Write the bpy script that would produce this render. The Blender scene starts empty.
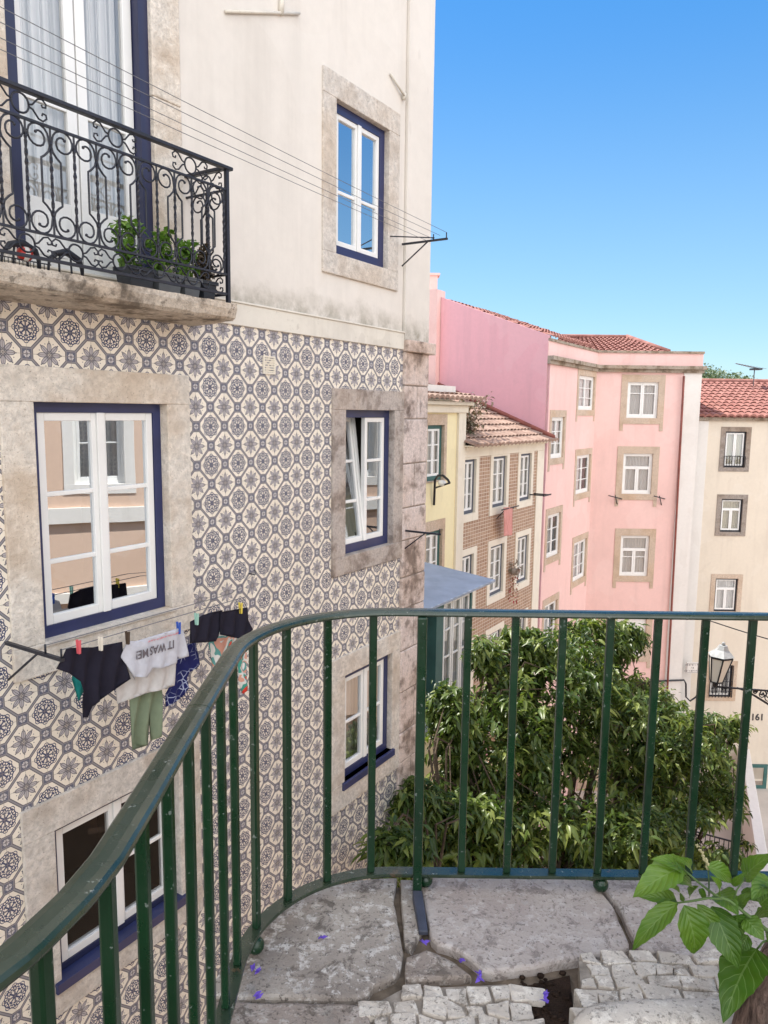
import bpy, bmesh, math, random
from mathutils import Vector, Matrix, noise
R = math.radians
SC = bpy.context.scene
COL = SC.collection
rnd = random.Random(7)

# ------------------------------------------------------------------ camera
FPX, PITCH, ROLL, EYE = 750.0, R(7.638), R(0.711), 1.65
cr, sr, cp, sp = math.cos(ROLL), math.sin(ROLL), math.cos(PITCH), math.sin(PITCH)
def _w(v): return Vector((v[0], cp*v[1]+sp*v[2], -sp*v[1]+cp*v[2]))
c_right, c_fwd, c_up = _w((cr, 0, sr)), _w((0, 1, 0)), _w((-sr, 0, cr))
cam = bpy.data.cameras.new('camera'); camo = bpy.data.objects.new('camera', cam); COL.objects.link(camo)
cam.sensor_fit = 'HORIZONTAL'; cam.sensor_width = 36; cam.lens = FPX/768*36
cam.clip_start = 0.05; cam.clip_end = 3000
M4 = Matrix((c_right, c_up, -c_fwd)).transposed().to_4x4(); M4.translation = (0, 0, EYE)
camo.matrix_world = M4
SC.camera = camo
def ray(px, py):
    return c_right*(px-384) + c_up*(512-py) + c_fwd*FPX

# ------------------------------------------------------------------ light
SUN_EL, SUN_AZ = R(59), R(-46)        # azimuth from +Y towards +X
world = bpy.data.worlds.new("World"); SC.world = world; world.use_nodes = True
nt = world.node_tree; nt.nodes.clear()
def wn(t, **k):
    n = nt.nodes.new(t)
    for a, b in k.items(): setattr(n, a, b)
    return n
sky = wn('ShaderNodeTexSky', sky_type='NISHITA', sun_disc=False, sun_elevation=SUN_EL, sun_rotation=SUN_AZ, altitude=100, air_density=1.0, dust_density=0.3, ozone_density=2.5)
hs = wn('ShaderNodeHueSaturation'); hs.inputs['Saturation'].default_value = 1.35; hs.inputs['Value'].default_value = 1.0
bg = wn('ShaderNodeBackground'); bg.inputs[1].default_value = 0.085
out = wn('ShaderNodeOutputWorld')
# unseen white glow added to the sky behind the camera, brightening shaded walls
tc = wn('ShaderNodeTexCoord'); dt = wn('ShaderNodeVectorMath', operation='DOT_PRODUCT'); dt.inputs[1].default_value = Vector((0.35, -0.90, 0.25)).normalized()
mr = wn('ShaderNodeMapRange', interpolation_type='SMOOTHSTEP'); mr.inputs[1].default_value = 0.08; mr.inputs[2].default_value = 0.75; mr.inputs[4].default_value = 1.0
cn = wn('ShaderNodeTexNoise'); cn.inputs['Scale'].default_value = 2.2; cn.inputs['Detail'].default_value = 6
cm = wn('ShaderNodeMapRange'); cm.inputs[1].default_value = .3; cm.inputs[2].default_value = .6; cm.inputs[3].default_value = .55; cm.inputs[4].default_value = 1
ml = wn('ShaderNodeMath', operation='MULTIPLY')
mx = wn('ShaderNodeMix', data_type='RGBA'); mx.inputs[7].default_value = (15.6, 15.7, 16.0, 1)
L = nt.links.new
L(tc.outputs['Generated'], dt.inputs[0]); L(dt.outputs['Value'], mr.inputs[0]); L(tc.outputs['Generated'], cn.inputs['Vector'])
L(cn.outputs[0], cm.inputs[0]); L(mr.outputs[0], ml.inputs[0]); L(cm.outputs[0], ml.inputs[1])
az = wn('ShaderNodeMix', data_type='RGBA'); az.inputs[0].default_value = .6; az.inputs[7].default_value = (.75, 2.7, 6.0, 1)
sz = wn('ShaderNodeSeparateXYZ'); gz = wn('ShaderNodeMapRange', interpolation_type='SMOOTHSTEP'); gz.inputs[1].default_value = .02; gz.inputs[2].default_value = .50; ga = wn('ShaderNodeMix', data_type='RGBA'); ga.inputs[6].default_value = (3.0, 4.9, 6.3, 1); ga.inputs[7].default_value = (.55, 2.35, 5.7, 1)
L(tc.outputs['Generated'], sz.inputs[0]); L(sz.outputs[2], gz.inputs[0]); L(gz.outputs[0], ga.inputs[0]); L(ga.outputs[2], az.inputs[7])
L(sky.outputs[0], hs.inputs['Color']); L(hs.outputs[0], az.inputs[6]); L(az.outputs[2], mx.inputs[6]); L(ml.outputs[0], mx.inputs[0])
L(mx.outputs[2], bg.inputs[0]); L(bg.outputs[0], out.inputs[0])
sl = bpy.data.lights.new('sun', 'SUN'); sl.energy = 4.0; sl.angle = R(0.5); sl.color = (1.0, 0.95, 0.86)
so = bpy.data.objects.new('sun', sl); COL.objects.link(so)
sdir = Vector((math.sin(SUN_AZ)*math.cos(SUN_EL), math.cos(SUN_AZ)*math.cos(SUN_EL), math.sin(SUN_EL)))
so.rotation_euler = sdir.to_track_quat('Z', 'Y').to_euler()
SC.view_settings.view_transform = 'Standard'; SC.view_settings.look = 'None'
SC.view_settings.exposure = 1.03; SC.view_settings.gamma = 1; SC.view_settings.use_curve_mapping = False
SC.cycles.max_bounces = 8; SC.cycles.diffuse_bounces = 4; SC.cycles.transparent_max_bounces = 12
SC.cycles.use_denoising = True

# ------------------------------------------------------------------ frames
class Fr:
    """u along, v inward (away from the viewer's side), z up"""
    def __init__(s, o, x, y): s.o = Vector(o); s.x = Vector(x); s.y = Vector(y); s.z = Vector((0, 0, 1))
    def P(s, u, v, z): return s.o + s.x*u + s.y*v + s.z*z
    def hit(s, px, py, v):                       # where the sight line meets the facade plane v
        r = ray(px, py); c = Vector((0, 0, EYE)) - s.o
        t = (v - c.dot(s.y))/r.dot(s.y); p = c + r*t
        return p.dot(s.x), p.z
AL = R(32.46)
WF = Fr((0, 0, 0), (math.sin(AL), math.cos(AL), 0), (-math.cos(AL), math.sin(AL), 0))   # left-hand street side
NF = Fr((0, 0, 0), (1, 0, 0), (0, 1, 0))                                             # facades facing us
OF = Fr((9.0, 0, 0), (0, -1, 0), (1, 0, 0))                                             # facade across, facing -X
def boxpx(fr, v, x0, y0, x1, y1):
    yc, xc = (y0+y1)/2, (x0+x1)/2
    return fr.hit(x0, yc, v)[0], fr.hit(x1, yc, v)[0], fr.hit(xc, y1, v)[1], fr.hit(xc, y0, v)[1]
def on_z(px, py, z):
    r = ray(px, py); return r*((z-EYE)/r.z) + Vector((0, 0, EYE))
def at_y(px, py, Y):
    r = ray(px, py); return r*(Y/r.y) + Vector((0, 0, EYE))

# ------------------------------------------------------------------ mesh builder
class MB:
    def __init__(s, fr=NF): s.v = []; s.f = []; s.fr = fr; s.sm = []; s.mi = []; s.cm = 0
    def add(s, vs, fs, smooth=False, world=False):
        n = len(s.v)
        s.v += [Vector(p) if world else s.fr.P(*p) for p in vs]
        s.f += [tuple(i+n for i in f) for f in fs]; s.sm += [smooth]*len(fs); s.mi += [s.cm]*len(fs)
    def box(s, u0, u1, v0, v1, z0, z1):
        s.add([(u0, v0, z0), (u1, v0, z0), (u1, v1, z0), (u0, v1, z0), (u0, v0, z1), (u1, v0, z1), (u1, v1, z1), (u0, v1, z1)],
              [(0, 1, 5, 4), (1, 2, 6, 5), (2, 3, 7, 6), (3, 0, 4, 7), (4, 5, 6, 7), (3, 2, 1, 0)]); return s
    def quad(s, *p, world=False): s.add(p, [tuple(range(len(p)))], world=world); return s
    def frame(s, u0, u1, v0, v1, z0, z1, w, wb=None, wt=None):
        wb = w if wb is None else wb; wt = w if wt is None else wt
        s.box(u0, u0+w, v0, v1, z0, z1); s.box(u1-w, u1, v0, v1, z0, z1)
        s.box(u0+w, u1-w, v0, v1, z0, z0+wb); s.box(u0+w, u1-w, v0, v1, z1-wt, z1); return s
    def prism(s, pts, v0, v1):                   # outline in (u,z), extruded in v
        n = len(pts)
        s.add([(u, v0, z) for u, z in pts]+[(u, v1, z) for u, z in pts],
              [tuple(range(n)), tuple(range(2*n-1, n-1, -1))]+[((i+1) % n, i, n+i, n+(i+1) % n) for i in range(n)]); return s
    def slab(s, pts, z0, z1):                    # outline in (u,v), extruded in z
        n = len(pts)
        s.add([(u, v, z0) for u, v in pts]+[(u, v, z1) for u, v in pts],
              [tuple(range(n-1, -1, -1)), tuple(range(n, 2*n))]+[(i, (i+1) % n, n+(i+1) % n, n+i) for i in range(n)]); return s
    def tube(s, pts, r, n=6, world=False, cap=True, twist=0):
        P = [Vector(p) if world else s.fr.P(*p) for p in pts]
        rs = r if isinstance(r, (list, tuple)) else [r]*len(P)
        vs = []; T0 = None; a = None
        for i, p in enumerate(P):
            t = (P[min(i+1, len(P)-1)]-P[max(i-1, 0)])
            if t.length < 1e-9: t = Vector((0, 0, 1))
            t.normalize()
            if a is None: a = t.orthogonal().normalized() if abs(t.z) < .9 else Vector((1, 0, 0))
            a = (a - t*a.dot(t)).normalized(); b = t.cross(a)
            for k in range(n):
                an = 2*math.pi*k/n + twist*i
                vs.append(p + (a*math.cos(an)+b*math.sin(an))*rs[i])
        fs = []
        for i in range(len(P)-1):
            for k in range(n):
                k2 = (k+1) % n; fs.append((i*n+k, i*n+k2, (i+1)*n+k2, (i+1)*n+k))
        if cap: fs += [tuple(range(n-1, -1, -1)), tuple(range((len(P)-1)*n, len(P)*n))]
        s.add(vs, fs, smooth=n > 4, world=True); return s
    def ball(s, c, r, n=12, world=True, sq=(1, 1, 1)):
        C = Vector(c) if world else s.fr.P(*c)
        vs = [C+Vector((0, 0, -r*sq[2]))]; fs = []; m = n//2
        for i in range(1, m):
            th = math.pi*i/m
            for k in range(n):
                a = 2*math.pi*k/n; vs.append(C+Vector((r*sq[0]*math.sin(th)*math.cos(a), r*sq[1]*math.sin(th)*math.sin(a), -r*sq[2]*math.cos(th))))
        vs.append(C+Vector((0, 0, r*sq[2]))); e = len(vs)-1
        for k in range(n):
            k2 = (k+1) % n; fs.append((0, 1+k2, 1+k)); fs.append((e, 1+(m-2)*n+k, 1+(m-2)*n+k2))
            for i in range(m-2): fs.append((1+i*n+k, 1+i*n+k2, 1+(i+1)*n+k2, 1+(i+1)*n+k))
        s.add(vs, fs, smooth=True, world=True); return s
    def build(s, name, mat, parent=None, bevel=0, label=None):
        me = bpy.data.meshes.new(name)
        inv = parent['_m'].inverted() if False else None
        off = ROOTM.get(root_of(parent).name if parent else None, Matrix.Identity(4)).inverted() if parent else Matrix.Identity(4)
        me.from_pydata([off @ v for v in s.v], [], s.f)
        for p, a, m in zip(me.polygons, s.sm, s.mi): p.use_smooth = a; p.material_index = m
        for m in (mat if isinstance(mat, (list, tuple)) else [mat]): me.materials.append(m)
        me.validate(); me.update()
        o = bpy.data.objects.new(name, me); COL.objects.link(o)
        if parent: o.parent = parent
        if bevel:
            b = o.modifiers.new('bevel', 'BEVEL'); b.width = bevel; b.segments = 2; b.limit_method = 'ANGLE'; b.angle_limit = R(40)
        if label: o['label'] = label
        return o
ROOTM = {}
def root_of(o):
    while o.parent: o = o.parent
    return o
def thing(name, label, cat, loc=(0, 0, 0), fr=None, group=None):
    o = bpy.data.objects.new(name, None); COL.objects.link(o); o.empty_display_size = .2
    m = Matrix.Translation(Vector(loc))
    if fr: m = m @ Matrix((fr.x, fr.y, fr.z)).transposed().to_4x4()
    o.matrix_world = m; ROOTM[o.name] = m.copy()
    o['label'] = label; o['category'] = cat
    if group: o['group'] = group
    return o
def tag(o, label, cat, group=None, kind=None):
    if kind != 'structure': o['label'] = label; o['category'] = cat
    if group: o['group'] = group
    if kind: o['kind'] = kind
    return o
def wholes(name, mb, mat, label, cat, group=None, bevel=0, base=None):
    """a thing that is one mesh, its origin put at its base"""
    lo = Vector((sum(p.x for p in mb.v)/len(mb.v), sum(p.y for p in mb.v)/len(mb.v), min(p.z for p in mb.v)))
    if base is not None: lo = Vector(base)
    mb.v = [p-lo for p in mb.v]
    o = mb.build(name, mat, None, bevel); o.location = lo
    return tag(o, label, cat, group)

# ------------------------------------------------------------------ materials
class NG:
    def __init__(s, name):
        s.m = bpy.data.materials.new(name); s.m.use_nodes = True; s.t = s.m.node_tree; s.t.nodes.clear()
        s.out = s.t.nodes.new('ShaderNodeOutputMaterial'); s.b = s.t.nodes.new('ShaderNodeBsdfPrincipled'); s.L(s.b.outputs[0], s.out.inputs[0])
        s.tc = s.t.nodes.new('ShaderNodeTexCoord')
    def L(s, a, b): s.t.links.new(a, b)
    def put(s, sock, v):
        if isinstance(v, (int, float)): sock.default_value = v
        elif isinstance(v, (tuple, list, Vector)): sock.default_value = (*v, 1) if len(v) == 3 and len(sock.default_value) == 4 else v
        else: s.L(v, sock)
    def math(s, op, *a, clamp=False):
        n = s.t.nodes.new('ShaderNodeMath'); n.operation = op; n.use_clamp = clamp
        for i, x in enumerate(a): s.put(n.inputs[i], x)
        return n.outputs[0]
    def mix(s, f, a, b, bt='MIX'):
        n = s.t.nodes.new('ShaderNodeMix'); n.data_type = 'RGBA'; n.blend_type = bt
        s.put(n.inputs[0], f); s.put(n.inputs[6], a); s.put(n.inputs[7], b); return n.outputs[2]
    def mapr(s, x, a, b, c=0., d=1.):
        n = s.t.nodes.new('ShaderNodeMapRange'); s.put(n.inputs[0], x)
        for i, q in enumerate((a, b, c, d)): s.put(n.inputs[i+1], q)
        return n.outputs[0]
    def vec(s, scale=(1, 1, 1), loc=(0, 0, 0), src='Object', rot=(0, 0, 0)):
        n = s.t.nodes.new('ShaderNodeMapping'); n.inputs['Scale'].default_value = scale; n.inputs['Location'].default_value = loc; n.inputs['Rotation'].default_value = rot
        s.L(s.tc.outputs[src], n.inputs[0]); return n.outputs[0]
    def noise(s, sc, det=4, rough=.55, v=None, dist=0):
        n = s.t.nodes.new('ShaderNodeTexNoise'); n.inputs['Scale'].default_value = sc; n.inputs['Detail'].default_value = det; n.inputs['Roughness'].default_value = rough
        n.inputs['Distortion'].default_value = dist
        s.L(v if v is not None else s.tc.outputs['Object'], n.inputs['Vector']); return n.outputs[0]
    def sep(s, v):
        n = s.t.nodes.new('ShaderNodeSeparateXYZ'); s.L(v, n.inputs[0]); return n.outputs
    def bump(s, h, st=.3, d=.01):
        n = s.t.nodes.new('ShaderNodeBump'); n.inputs['Strength'].default_value = st; n.inputs['Distance'].default_value = d
        s.L(h, n.inputs['Height']); s.L(n.outputs[0], s.b.inputs['Normal'])
    def col(s, c, rough=.8, spec=.3, metal=0):
        s.put(s.b.inputs['Base Color'], c); s.put(s.b.inputs['Roughness'], rough); s.b.inputs['Specular IOR Level'].default_value = spec; s.b.inputs['Metallic'].default_value = metal
        return s.m
def lerp(a, b, t): return tuple(x*(1-t)+y*t for x, y in zip(a, b))
def mul(a, k): return tuple(x*k for x in a)
def plain(name, c, rough=.6, var=.12, sc=6, spec=.3, bump=.15, bd=.004, metal=0):
    g = NG(name); n = g.noise(sc, 5)
    c2 = g.mix(g.mapr(n, .3, .7), mul(c, 1-var), mul(c, 1+var*.6))
    if bump: g.bump(g.noise(sc*12, 3), bump, bd)
    return g.col(c2, rough, spec, metal)
def plaster(name, c, stain=(.35, .31, .26), amt=.35, sc=.7, streak=.3, spots=0.0):
    g = NG(name)
    n1 = g.noise(sc, 7, .6); n2 = g.noise(1.0, 5, .6, v=g.vec((3.0, 3.0, .22)))
    n3 = g.noise(9, 5, .65)
    c1 = g.mix(g.mapr(n3, .3, .7, 0, .5), mul(c, .93), mul(c, 1.04))
    c1 = g.mix(g.math('MULTIPLY', g.mapr(n1, .48, .75), amt), c1, lerp(c, stain, .65))
    c1 = g.mix(g.math('MULTIPLY', g.mapr(n2, .52, .8), streak), c1, lerp(c, stain, .8))
    pz = g.noise(.8, 2, .4, v=g.vec((1, 1, 1), (13, 7, 3)), dist=.4); c1 = g.mix(g.mapr(pz, .575, .583, 0, .16), c1, lerp(mul(c, 1.04), (.8, .78, .74), .35)); pz2 = g.noise(1.7, 3, .5, v=g.vec((1, 1, .6), (31, 2, 9)), dist=.3); c1 = g.mix(g.mapr(pz2, .64, .65, 0, .3), c1, lerp(c, stain, .45))
    if spots:
        c1 = g.mix(g.math('MULTIPLY', g.mapr(g.noise(14, 6, .7), .6, .68), spots), c1, stain)
    g.bump(g.noise(40, 4), .25, .004)
    return g.col(c1, .9, .2)
def stone(name, c, dark, amt=.5, pits=.5, sc=1.0):
    g = NG(name)
    n1 = g.noise(2.2*sc, 8, .65); n2 = g.noise(28*sc, 4, .7); n3 = g.noise(7*sc, 6, .7)
    n4 = g.noise(75*sc, 4, .8); n5 = g.noise(1.1*sc, 4, .6)
    c1 = g.mix(g.mapr(n2, .35, .68), mul(c, .74), mul(c, 1.12))
    c1 = g.mix(g.mapr(n5, .45, .7, 0, .55), c1, (c[0]*.92, c[1]*.74, c[2]*.55))
    c1 = g.mix(g.math('MULTIPLY', g.mapr(n1, .5, .62), amt), c1, dark)
    c1 = g.mix(g.math('MULTIPLY', g.mapr(n3, .56, .62), pits), c1, mul(dark, .7))
    c1 = g.mix(g.mapr(n4, .60, .67, 0, .75), c1, mul(dark, .55))
    g.bump(g.math('ADD', g.math('MULTIPLY', n2, .6), g.math('ADD', n3, g.math('MULTIPLY', n4, -.5))), .9, .015)
    return g.col(c1, .92, .2)
def tiles():
    g = NG('azulejo_tiles'); o = g.sep(g.tc.outputs['Object'])
    X = g.math('SUBTRACT', g.math('DIVIDE', o[0], .14), .1)
    Z = g.math('ADD', g.math('DIVIDE', g.math('SUBTRACT', o[2], 1.65+13.0), .14), .88)
    def fold(a): return g.math('SUBTRACT', a, g.math('MULTIPLY', g.math('ROUND', g.math('DIVIDE', a, 2.0)), 2.0))
    xa, za = fold(X), fold(Z); xb, zb = fold(g.math('ADD', X, 1.0)), fold(g.math('ADD', Z, 1.0))
    A = lambda v: g.math('ABSOLUTE', v)
    isA = g.math('LESS_THAN', g.math('ADD', A(xa), A(za)), 1.0)
    def sel(a, b): return g.math('ADD', g.math('MULTIPLY', isA, a), g.math('MULTIPLY', g.math('SUBTRACT', 1.0, isA), b))
    x, z = sel(xa, xb), sel(za, zb); ax, az = A(x), A(z)
    m = g.math('ADD', ax, az); M = g.math('MAXIMUM', ax, az); mn = g.math('MINIMUM', ax, az)
    d = g.math('MINIMUM', g.math('MULTIPLY', g.math('SUBTRACT', 1.0, m), .7071), g.math('SUBTRACT', .79, M))
    inn = g.math('GREATER_THAN', d, .068)
    r = g.math('SQRT', g.math('ADD', g.math('MULTIPLY', x, x), g.math('MULTIPLY', z, z)))
    th = g.math('PINGPONG', g.math('ADD', g.math('ARCTAN2', z, x), math.pi), math.pi/8)
    px, py = g.math('MULTIPLY', r, g.math('COSINE', th)), g.math('MULTIPLY', r, g.math('SINE', th))
    def dist(cx, cy):
        return g.math('SQRT', g.math('ADD', g.math('POWER', g.math('SUBTRACT', px, cx), 2.0), g.math('POWER', g.math('SUBTRACT', py, cy), 2.0)))
    def ring(cx, cy, R_, w): return g.math('LESS_THAN', g.math('ABSOLUTE', g.math('SUBTRACT', dist(cx, cy), R_)), w)
    def dot(cx, cy, R_): return g.math('LESS_THAN', dist(cx, cy), R_)
    def mxx(*a):
        q = a[0]
        for b in a[1:]: q = g.math('MAXIMUM', q, b)
        return q
    # navy scroll flower
    spoke = g.math('MULTIPLY', g.math('LESS_THAN', py, .034), g.math('LESS_THAN', px, .33))
    inkA = mxx(spoke, dot(0, 0, .115), ring(.41, .11, .066, .026), dot(.46, .0, .045), dot(.28, .06, .035), ring(.5, .02, .07, .018))
    # grey eight petalled flower
    e = g.math('ADD', g.math('POWER', g.math('DIVIDE', g.math('SUBTRACT', px, .31), .20), 2.0), g.math('POWER', g.math('DIVIDE', py, .10), 2.0))
    outl = g.math('MULTIPLY', g.math('GREATER_THAN', e, .62), g.math('LESS_THAN', e, 1.1))
    vein = g.math('MULTIPLY', g.math('LESS_THAN', py, .012), g.math('LESS_THAN', px, .45))
    inkB = mxx(outl, vein, ring(0, 0, .09, .02), dot(.545, 0, .03), dot(.44, .19, .028))
    fillB = g.math('LESS_THAN', e, 1.0)
    wn_ = g.t.nodes.new('ShaderNodeTexWhiteNoise'); wn_.noise_dimensions = '2D'
    cv = g.t.nodes.new('ShaderNodeCombineXYZ'); g.L(g.math('FLOOR', X), cv.inputs[0]); g.L(g.math('FLOOR', Z), cv.inputs[1]); g.L(cv.outputs[0], wn_.inputs['Vector'])
    big = g.noise(.9, 5)
    cream = g.mix(wn_.outputs[0], (.76, .69, .58), (.84, .77, .66))
    cream = g.mix(g.mapr(big, .4, .7, 0, .3), cream, (.70, .60, .47))
    cB = g.mix(fillB, cream, (.43, .40, .41)); cB = g.mix(inkB, cB, (.12, .115, .135))
    cA = g.mix(inkA, cream, (.045, .055, .12))
    cI = g.mix(isA, cB, cA)
    # bands and little squares
    stripe = g.math('LESS_THAN', g.math('ABSOLUTE', g.math('SUBTRACT', d, .05)), .014)
    band = g.mix(stripe, (.24, .23, .245), (.085, .08, .095))
    band = g.mix(g.math('LESS_THAN', d, .008), band, (.26, .24, .26))
    sq = g.math('GREATER_THAN', M, .80)
    a_ = g.math('SUBTRACT', 1.0, M)
    pet = g.math('MULTIPLY', g.math('LESS_THAN', g.math('ABSOLUTE', g.math('SUBTRACT', a_, .09)), .045), g.math('LESS_THAN', g.math('ABSOLUTE', g.math('SUBTRACT', mn, .05)), .032))
    sqc = g.mix(pet, (.11, .115, .16), (.55, .52, .51))
    band = g.mix(sq, band, sqc)
    c = g.mix(inn, band, cI)
    # tile joints
    fx = g.math('ABSOLUTE', g.math('SUBTRACT', g.math('FRACT', g.math('ADD', X, .5)), .5)); fz = g.math('ABSOLUTE', g.math('SUBTRACT', g.math('FRACT', g.math('ADD', Z, .5)), .5))
    j = g.math('LESS_THAN', g.math('MINIMUM', fx, fz), .012)
    c = g.mix(g.math('MULTIPLY', j, .65), c, (.30, .26, .22))
    c = g.mix(g.mapr(g.noise(1.7, 6, .6, v=g.vec((1, 1, .35))), .55, .8, 0, .3), c, (.33, .28, .22))
    # glaze worn through in places and a brown water run below the corner window
    wear = g.math('GREATER_THAN', g.noise(16, 5, .7), .685)
    c = g.mix(g.math('MULTIPLY', wear, .6), c, (.42, .35, .28))
    n = g.t.nodes.new('ShaderNodeBump'); n.inputs['Strength'].default_value = .25; n.inputs['Distance'].default_value = .002
    g.L(g.math('SUBTRACT', 1.0, j), n.inputs['Height']); g.L(n.outputs[0], g.b.inputs['Normal'])
    return g.col(c, g.mapr(g.noise(5, 3), .3, .7, .28, .5), .45)
def brickmat():
    g = NG('brown_brick_tiles'); n = g.t.nodes.new('ShaderNodeTexBrick'); n.offset = 0
    v = g.sep(g.tc.outputs['Object']); cv = g.t.nodes.new('ShaderNodeCombineXYZ'); g.L(v[0], cv.inputs[0]); g.L(v[2], cv.inputs[1]); g.L(cv.outputs[0], n.inputs['Vector'])
    n.inputs['Color1'].default_value = (.40, .25, .16, 1); n.inputs['Color2'].default_value = (.29, .165, .10, 1); n.inputs['Mortar'].default_value = (.62, .52, .43, 1)
    n.inputs['Scale'].default_value = 1; n.inputs['Brick Width'].default_value = .15; n.inputs['Row Height'].default_value = .095; n.inputs['Mortar Size'].default_value = .010; n.inputs['Mortar Smooth'].default_value = .2
    c = g.mix(g.mapr(g.noise(1.3, 5), .4, .7, 0, .35), n.outputs[0], (.42, .31, .23))
    return g.col(c, .6, .3)
def glassmat(name, refl=.35, tint=(.9, .95, 1)):
    g = NG(name); g.t.nodes.remove(g.b)
    gl = g.t.nodes.new('ShaderNodeBsdfGlossy'); gl.inputs['Roughness'].default_value = .0; gl.inputs['Color'].default_value = (*tint, 1)
    tr = g.t.nodes.new('ShaderNodeBsdfTransparent'); mixn = g.t.nodes.new('ShaderNodeMixShader')
    lw = g.t.nodes.new('ShaderNodeLayerWeight'); lw.inputs[0].default_value = .35
    g.L(g.math('ADD', g.math('MULTIPLY', lw.outputs['Fresnel'], .7), refl, clamp=True), mixn.inputs[0]); g.L(tr.outputs[0], mixn.inputs[1]); g.L(gl.outputs[0], mixn.inputs[2])
    bp = g.t.nodes.new('ShaderNodeBump'); bp.inputs['Strength'].default_value = .04; bp.inputs['Distance'].default_value = .02; g.L(g.noise(1.6, 1), bp.inputs['Height']); g.L(bp.outputs[0], gl.inputs['Normal'])
    g.L(mixn.outputs[0], g.out.inputs[0]); return g.m
def leafmat(name, a, b, c, rough=.45, trans=.35):
    g = NG(name)
    oi = g.t.nodes.new('ShaderNodeAttribute'); oi.attribute_name = 'tone'
    rp = g.t.nodes.new('ShaderNodeValToRGB'); g.L(oi.outputs['Fac'], rp.inputs[0])
    rp.color_ramp.elements[0].color = (*a, 1); rp.color_ramp.elements[1].color = (*c, 1); e = rp.color_ramp.elements.new(.5); e.color = (*b, 1)
    g.col(rp.outputs[0], rough, .4)
    tl = g.t.nodes.new('ShaderNodeBsdfTranslucent'); g.L(g.mix(1.0, rp.outputs[0], (1.0, 1.1, .5), 'MULTIPLY'), tl.inputs[0])
    ms = g.t.nodes.new('ShaderNodeMixShader'); ms.inputs[0].default_value = trans
    g.L(g.b.outputs[0], ms.inputs[1]); g.L(tl.outputs[0], ms.inputs[2]); g.L(ms.outputs[0], g.out.inputs[0]); return g.m
def cloth(name, c, var=.15, sc=30):
    g = NG(name); n = g.noise(sc, 3)
    g.bump(g.noise(9, 4, v=g.vec((1, 1, .3))), .5, .02)
    return g.col(g.mix(n, mul(c, 1-var), mul(c, 1+var)), .9, .15)
def curtainmat(name, c):
    g = NG(name); w = g.t.nodes.new('ShaderNodeTexWave'); w.bands_direction = 'X'; w.inputs['Scale'].default_value = 9; w.inputs['Distortion'].default_value = 1.2; w.inputs['Detail'].default_value = 2
    g.L(g.vec((1, 1, .15)), w.inputs[0])
    n = g.t.nodes.new('ShaderNodeBump'); n.inputs['Strength'].default_value = .8; n.inputs['Distance'].default_value = .02; g.L(w.outputs[1], n.inputs['Height']); g.L(n.outputs[0], g.b.inputs['Normal'])
    return g.col(g.mix(w.outputs[1], mul(c, .86), c), .9, .1)

M = {}
M['tiles'] = tiles()
def creamwall():
    m = plaster('cream_plaster', (.755, .70, .63), (.38, .34, .29), .35, .6, .4); t = m.node_tree; b = [n for n in t.nodes if n.type == 'BSDF_PRINCIPLED'][0]
    src = b.inputs['Base Color'].links[0].from_socket; g = NG.__new__(NG); g.m = m; g.t = t; g.b = b; g.tc = [n for n in t.nodes if n.type == 'TEX_COORD'][0]
    o = g.sep(g.tc.outputs['Object']); h = g.mapr(g.math('ADD', o[2], g.math('MULTIPLY', g.noise(2.2, 5, .7), -.45)), 15.20, 15.42, 1., 0.)
    k = g.math('MULTIPLY', h, g.mapr(g.noise(6, 6, .7), .38, .6, .15, .85)); g.L(g.mix(k, src, (.30, .27, .21)), b.inputs['Base Color']); return m
M['cream'] = creamwall() if 1 else plaster('cream_plaster', (.755, .70, .63), (.38, .34, .29), .35, .6, .4)
M['cream_band'] = plaster('cream_band_plaster', (.74, .69, .60), (.22, .18, .14), .6, 1.6, .45, .25)
M['limestone'] = stone('limestone', (.78, .71, .62), (.46, .36, .27), .45, .25)
M['limestone_pale'] = stone('pale_limestone', (.71, .65, .58), (.36, .30, .25), .4, .35)
M['limestone_dirty'] = stone('weathered_limestone', (.55, .48, .43), (.18, .14, .12), .7, .5, 1.5)
M['quoin'] = stone('quoin_stone', (.72, .61, .56), (.15, .11, .09), .8, .55, 1.1)
M['slabstone'] = stone('balcony_stone', (.66, .57, .47), (.12, .10, .08), .8, .65, 1.6)
M['blue'] = plain('blue_paint', (.026, .034, .105), .35, .2, 5, .5, .05)
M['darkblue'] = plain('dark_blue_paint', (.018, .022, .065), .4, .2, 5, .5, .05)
M['white'] = plain('white_paint', (.80, .79, .76), .4, .05, 4, .5, .05)
M['iron'] = plain('black_iron', (.014, .015, .024), .45, .4, 12, .5, .3)
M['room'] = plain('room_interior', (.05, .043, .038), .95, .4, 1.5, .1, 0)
M['curtain'] = curtainmat('white_curtain', (.88, .87, .84))
M['curtain_yellow'] = curtainmat('cream_curtain', (.72, .66, .48))
M['glass'] = glassmat('window_glass', .36)
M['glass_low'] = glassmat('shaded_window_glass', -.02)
M['glass_hi'] = glassmat('bright_window_glass', .62)
M['glass_far'] = glassmat('far_window_glass', .12)
M['yellow'] = plaster('yellow_plaster', (.86, .76, .48), (.5, .42, .28), .25, .5, .2)
M['brick'] = brickmat()
M['ivory'] = plaster('ivory_plaster', (.80, .73, .61), (.4, .33, .25), .3, .8, .3)
M['pinkgable'] = plaster('rose_plaster', (.80, .44, .48), (.55, .32, .35), .6, .4, .6, .2)
M['pink'] = plaster('salmon_plaster', (.84, .56, .51), (.60, .40, .36), .6, .5, .6, .25)
M['pinksurround'] = stone('beige_stone', (.62, .49, .38), (.42, .33, .25), .5, .2)
M['beige'] = plaster('beige_plaster', (.73, .645, .53), (.46, .39, .32), .5, .5, .5)
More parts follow.
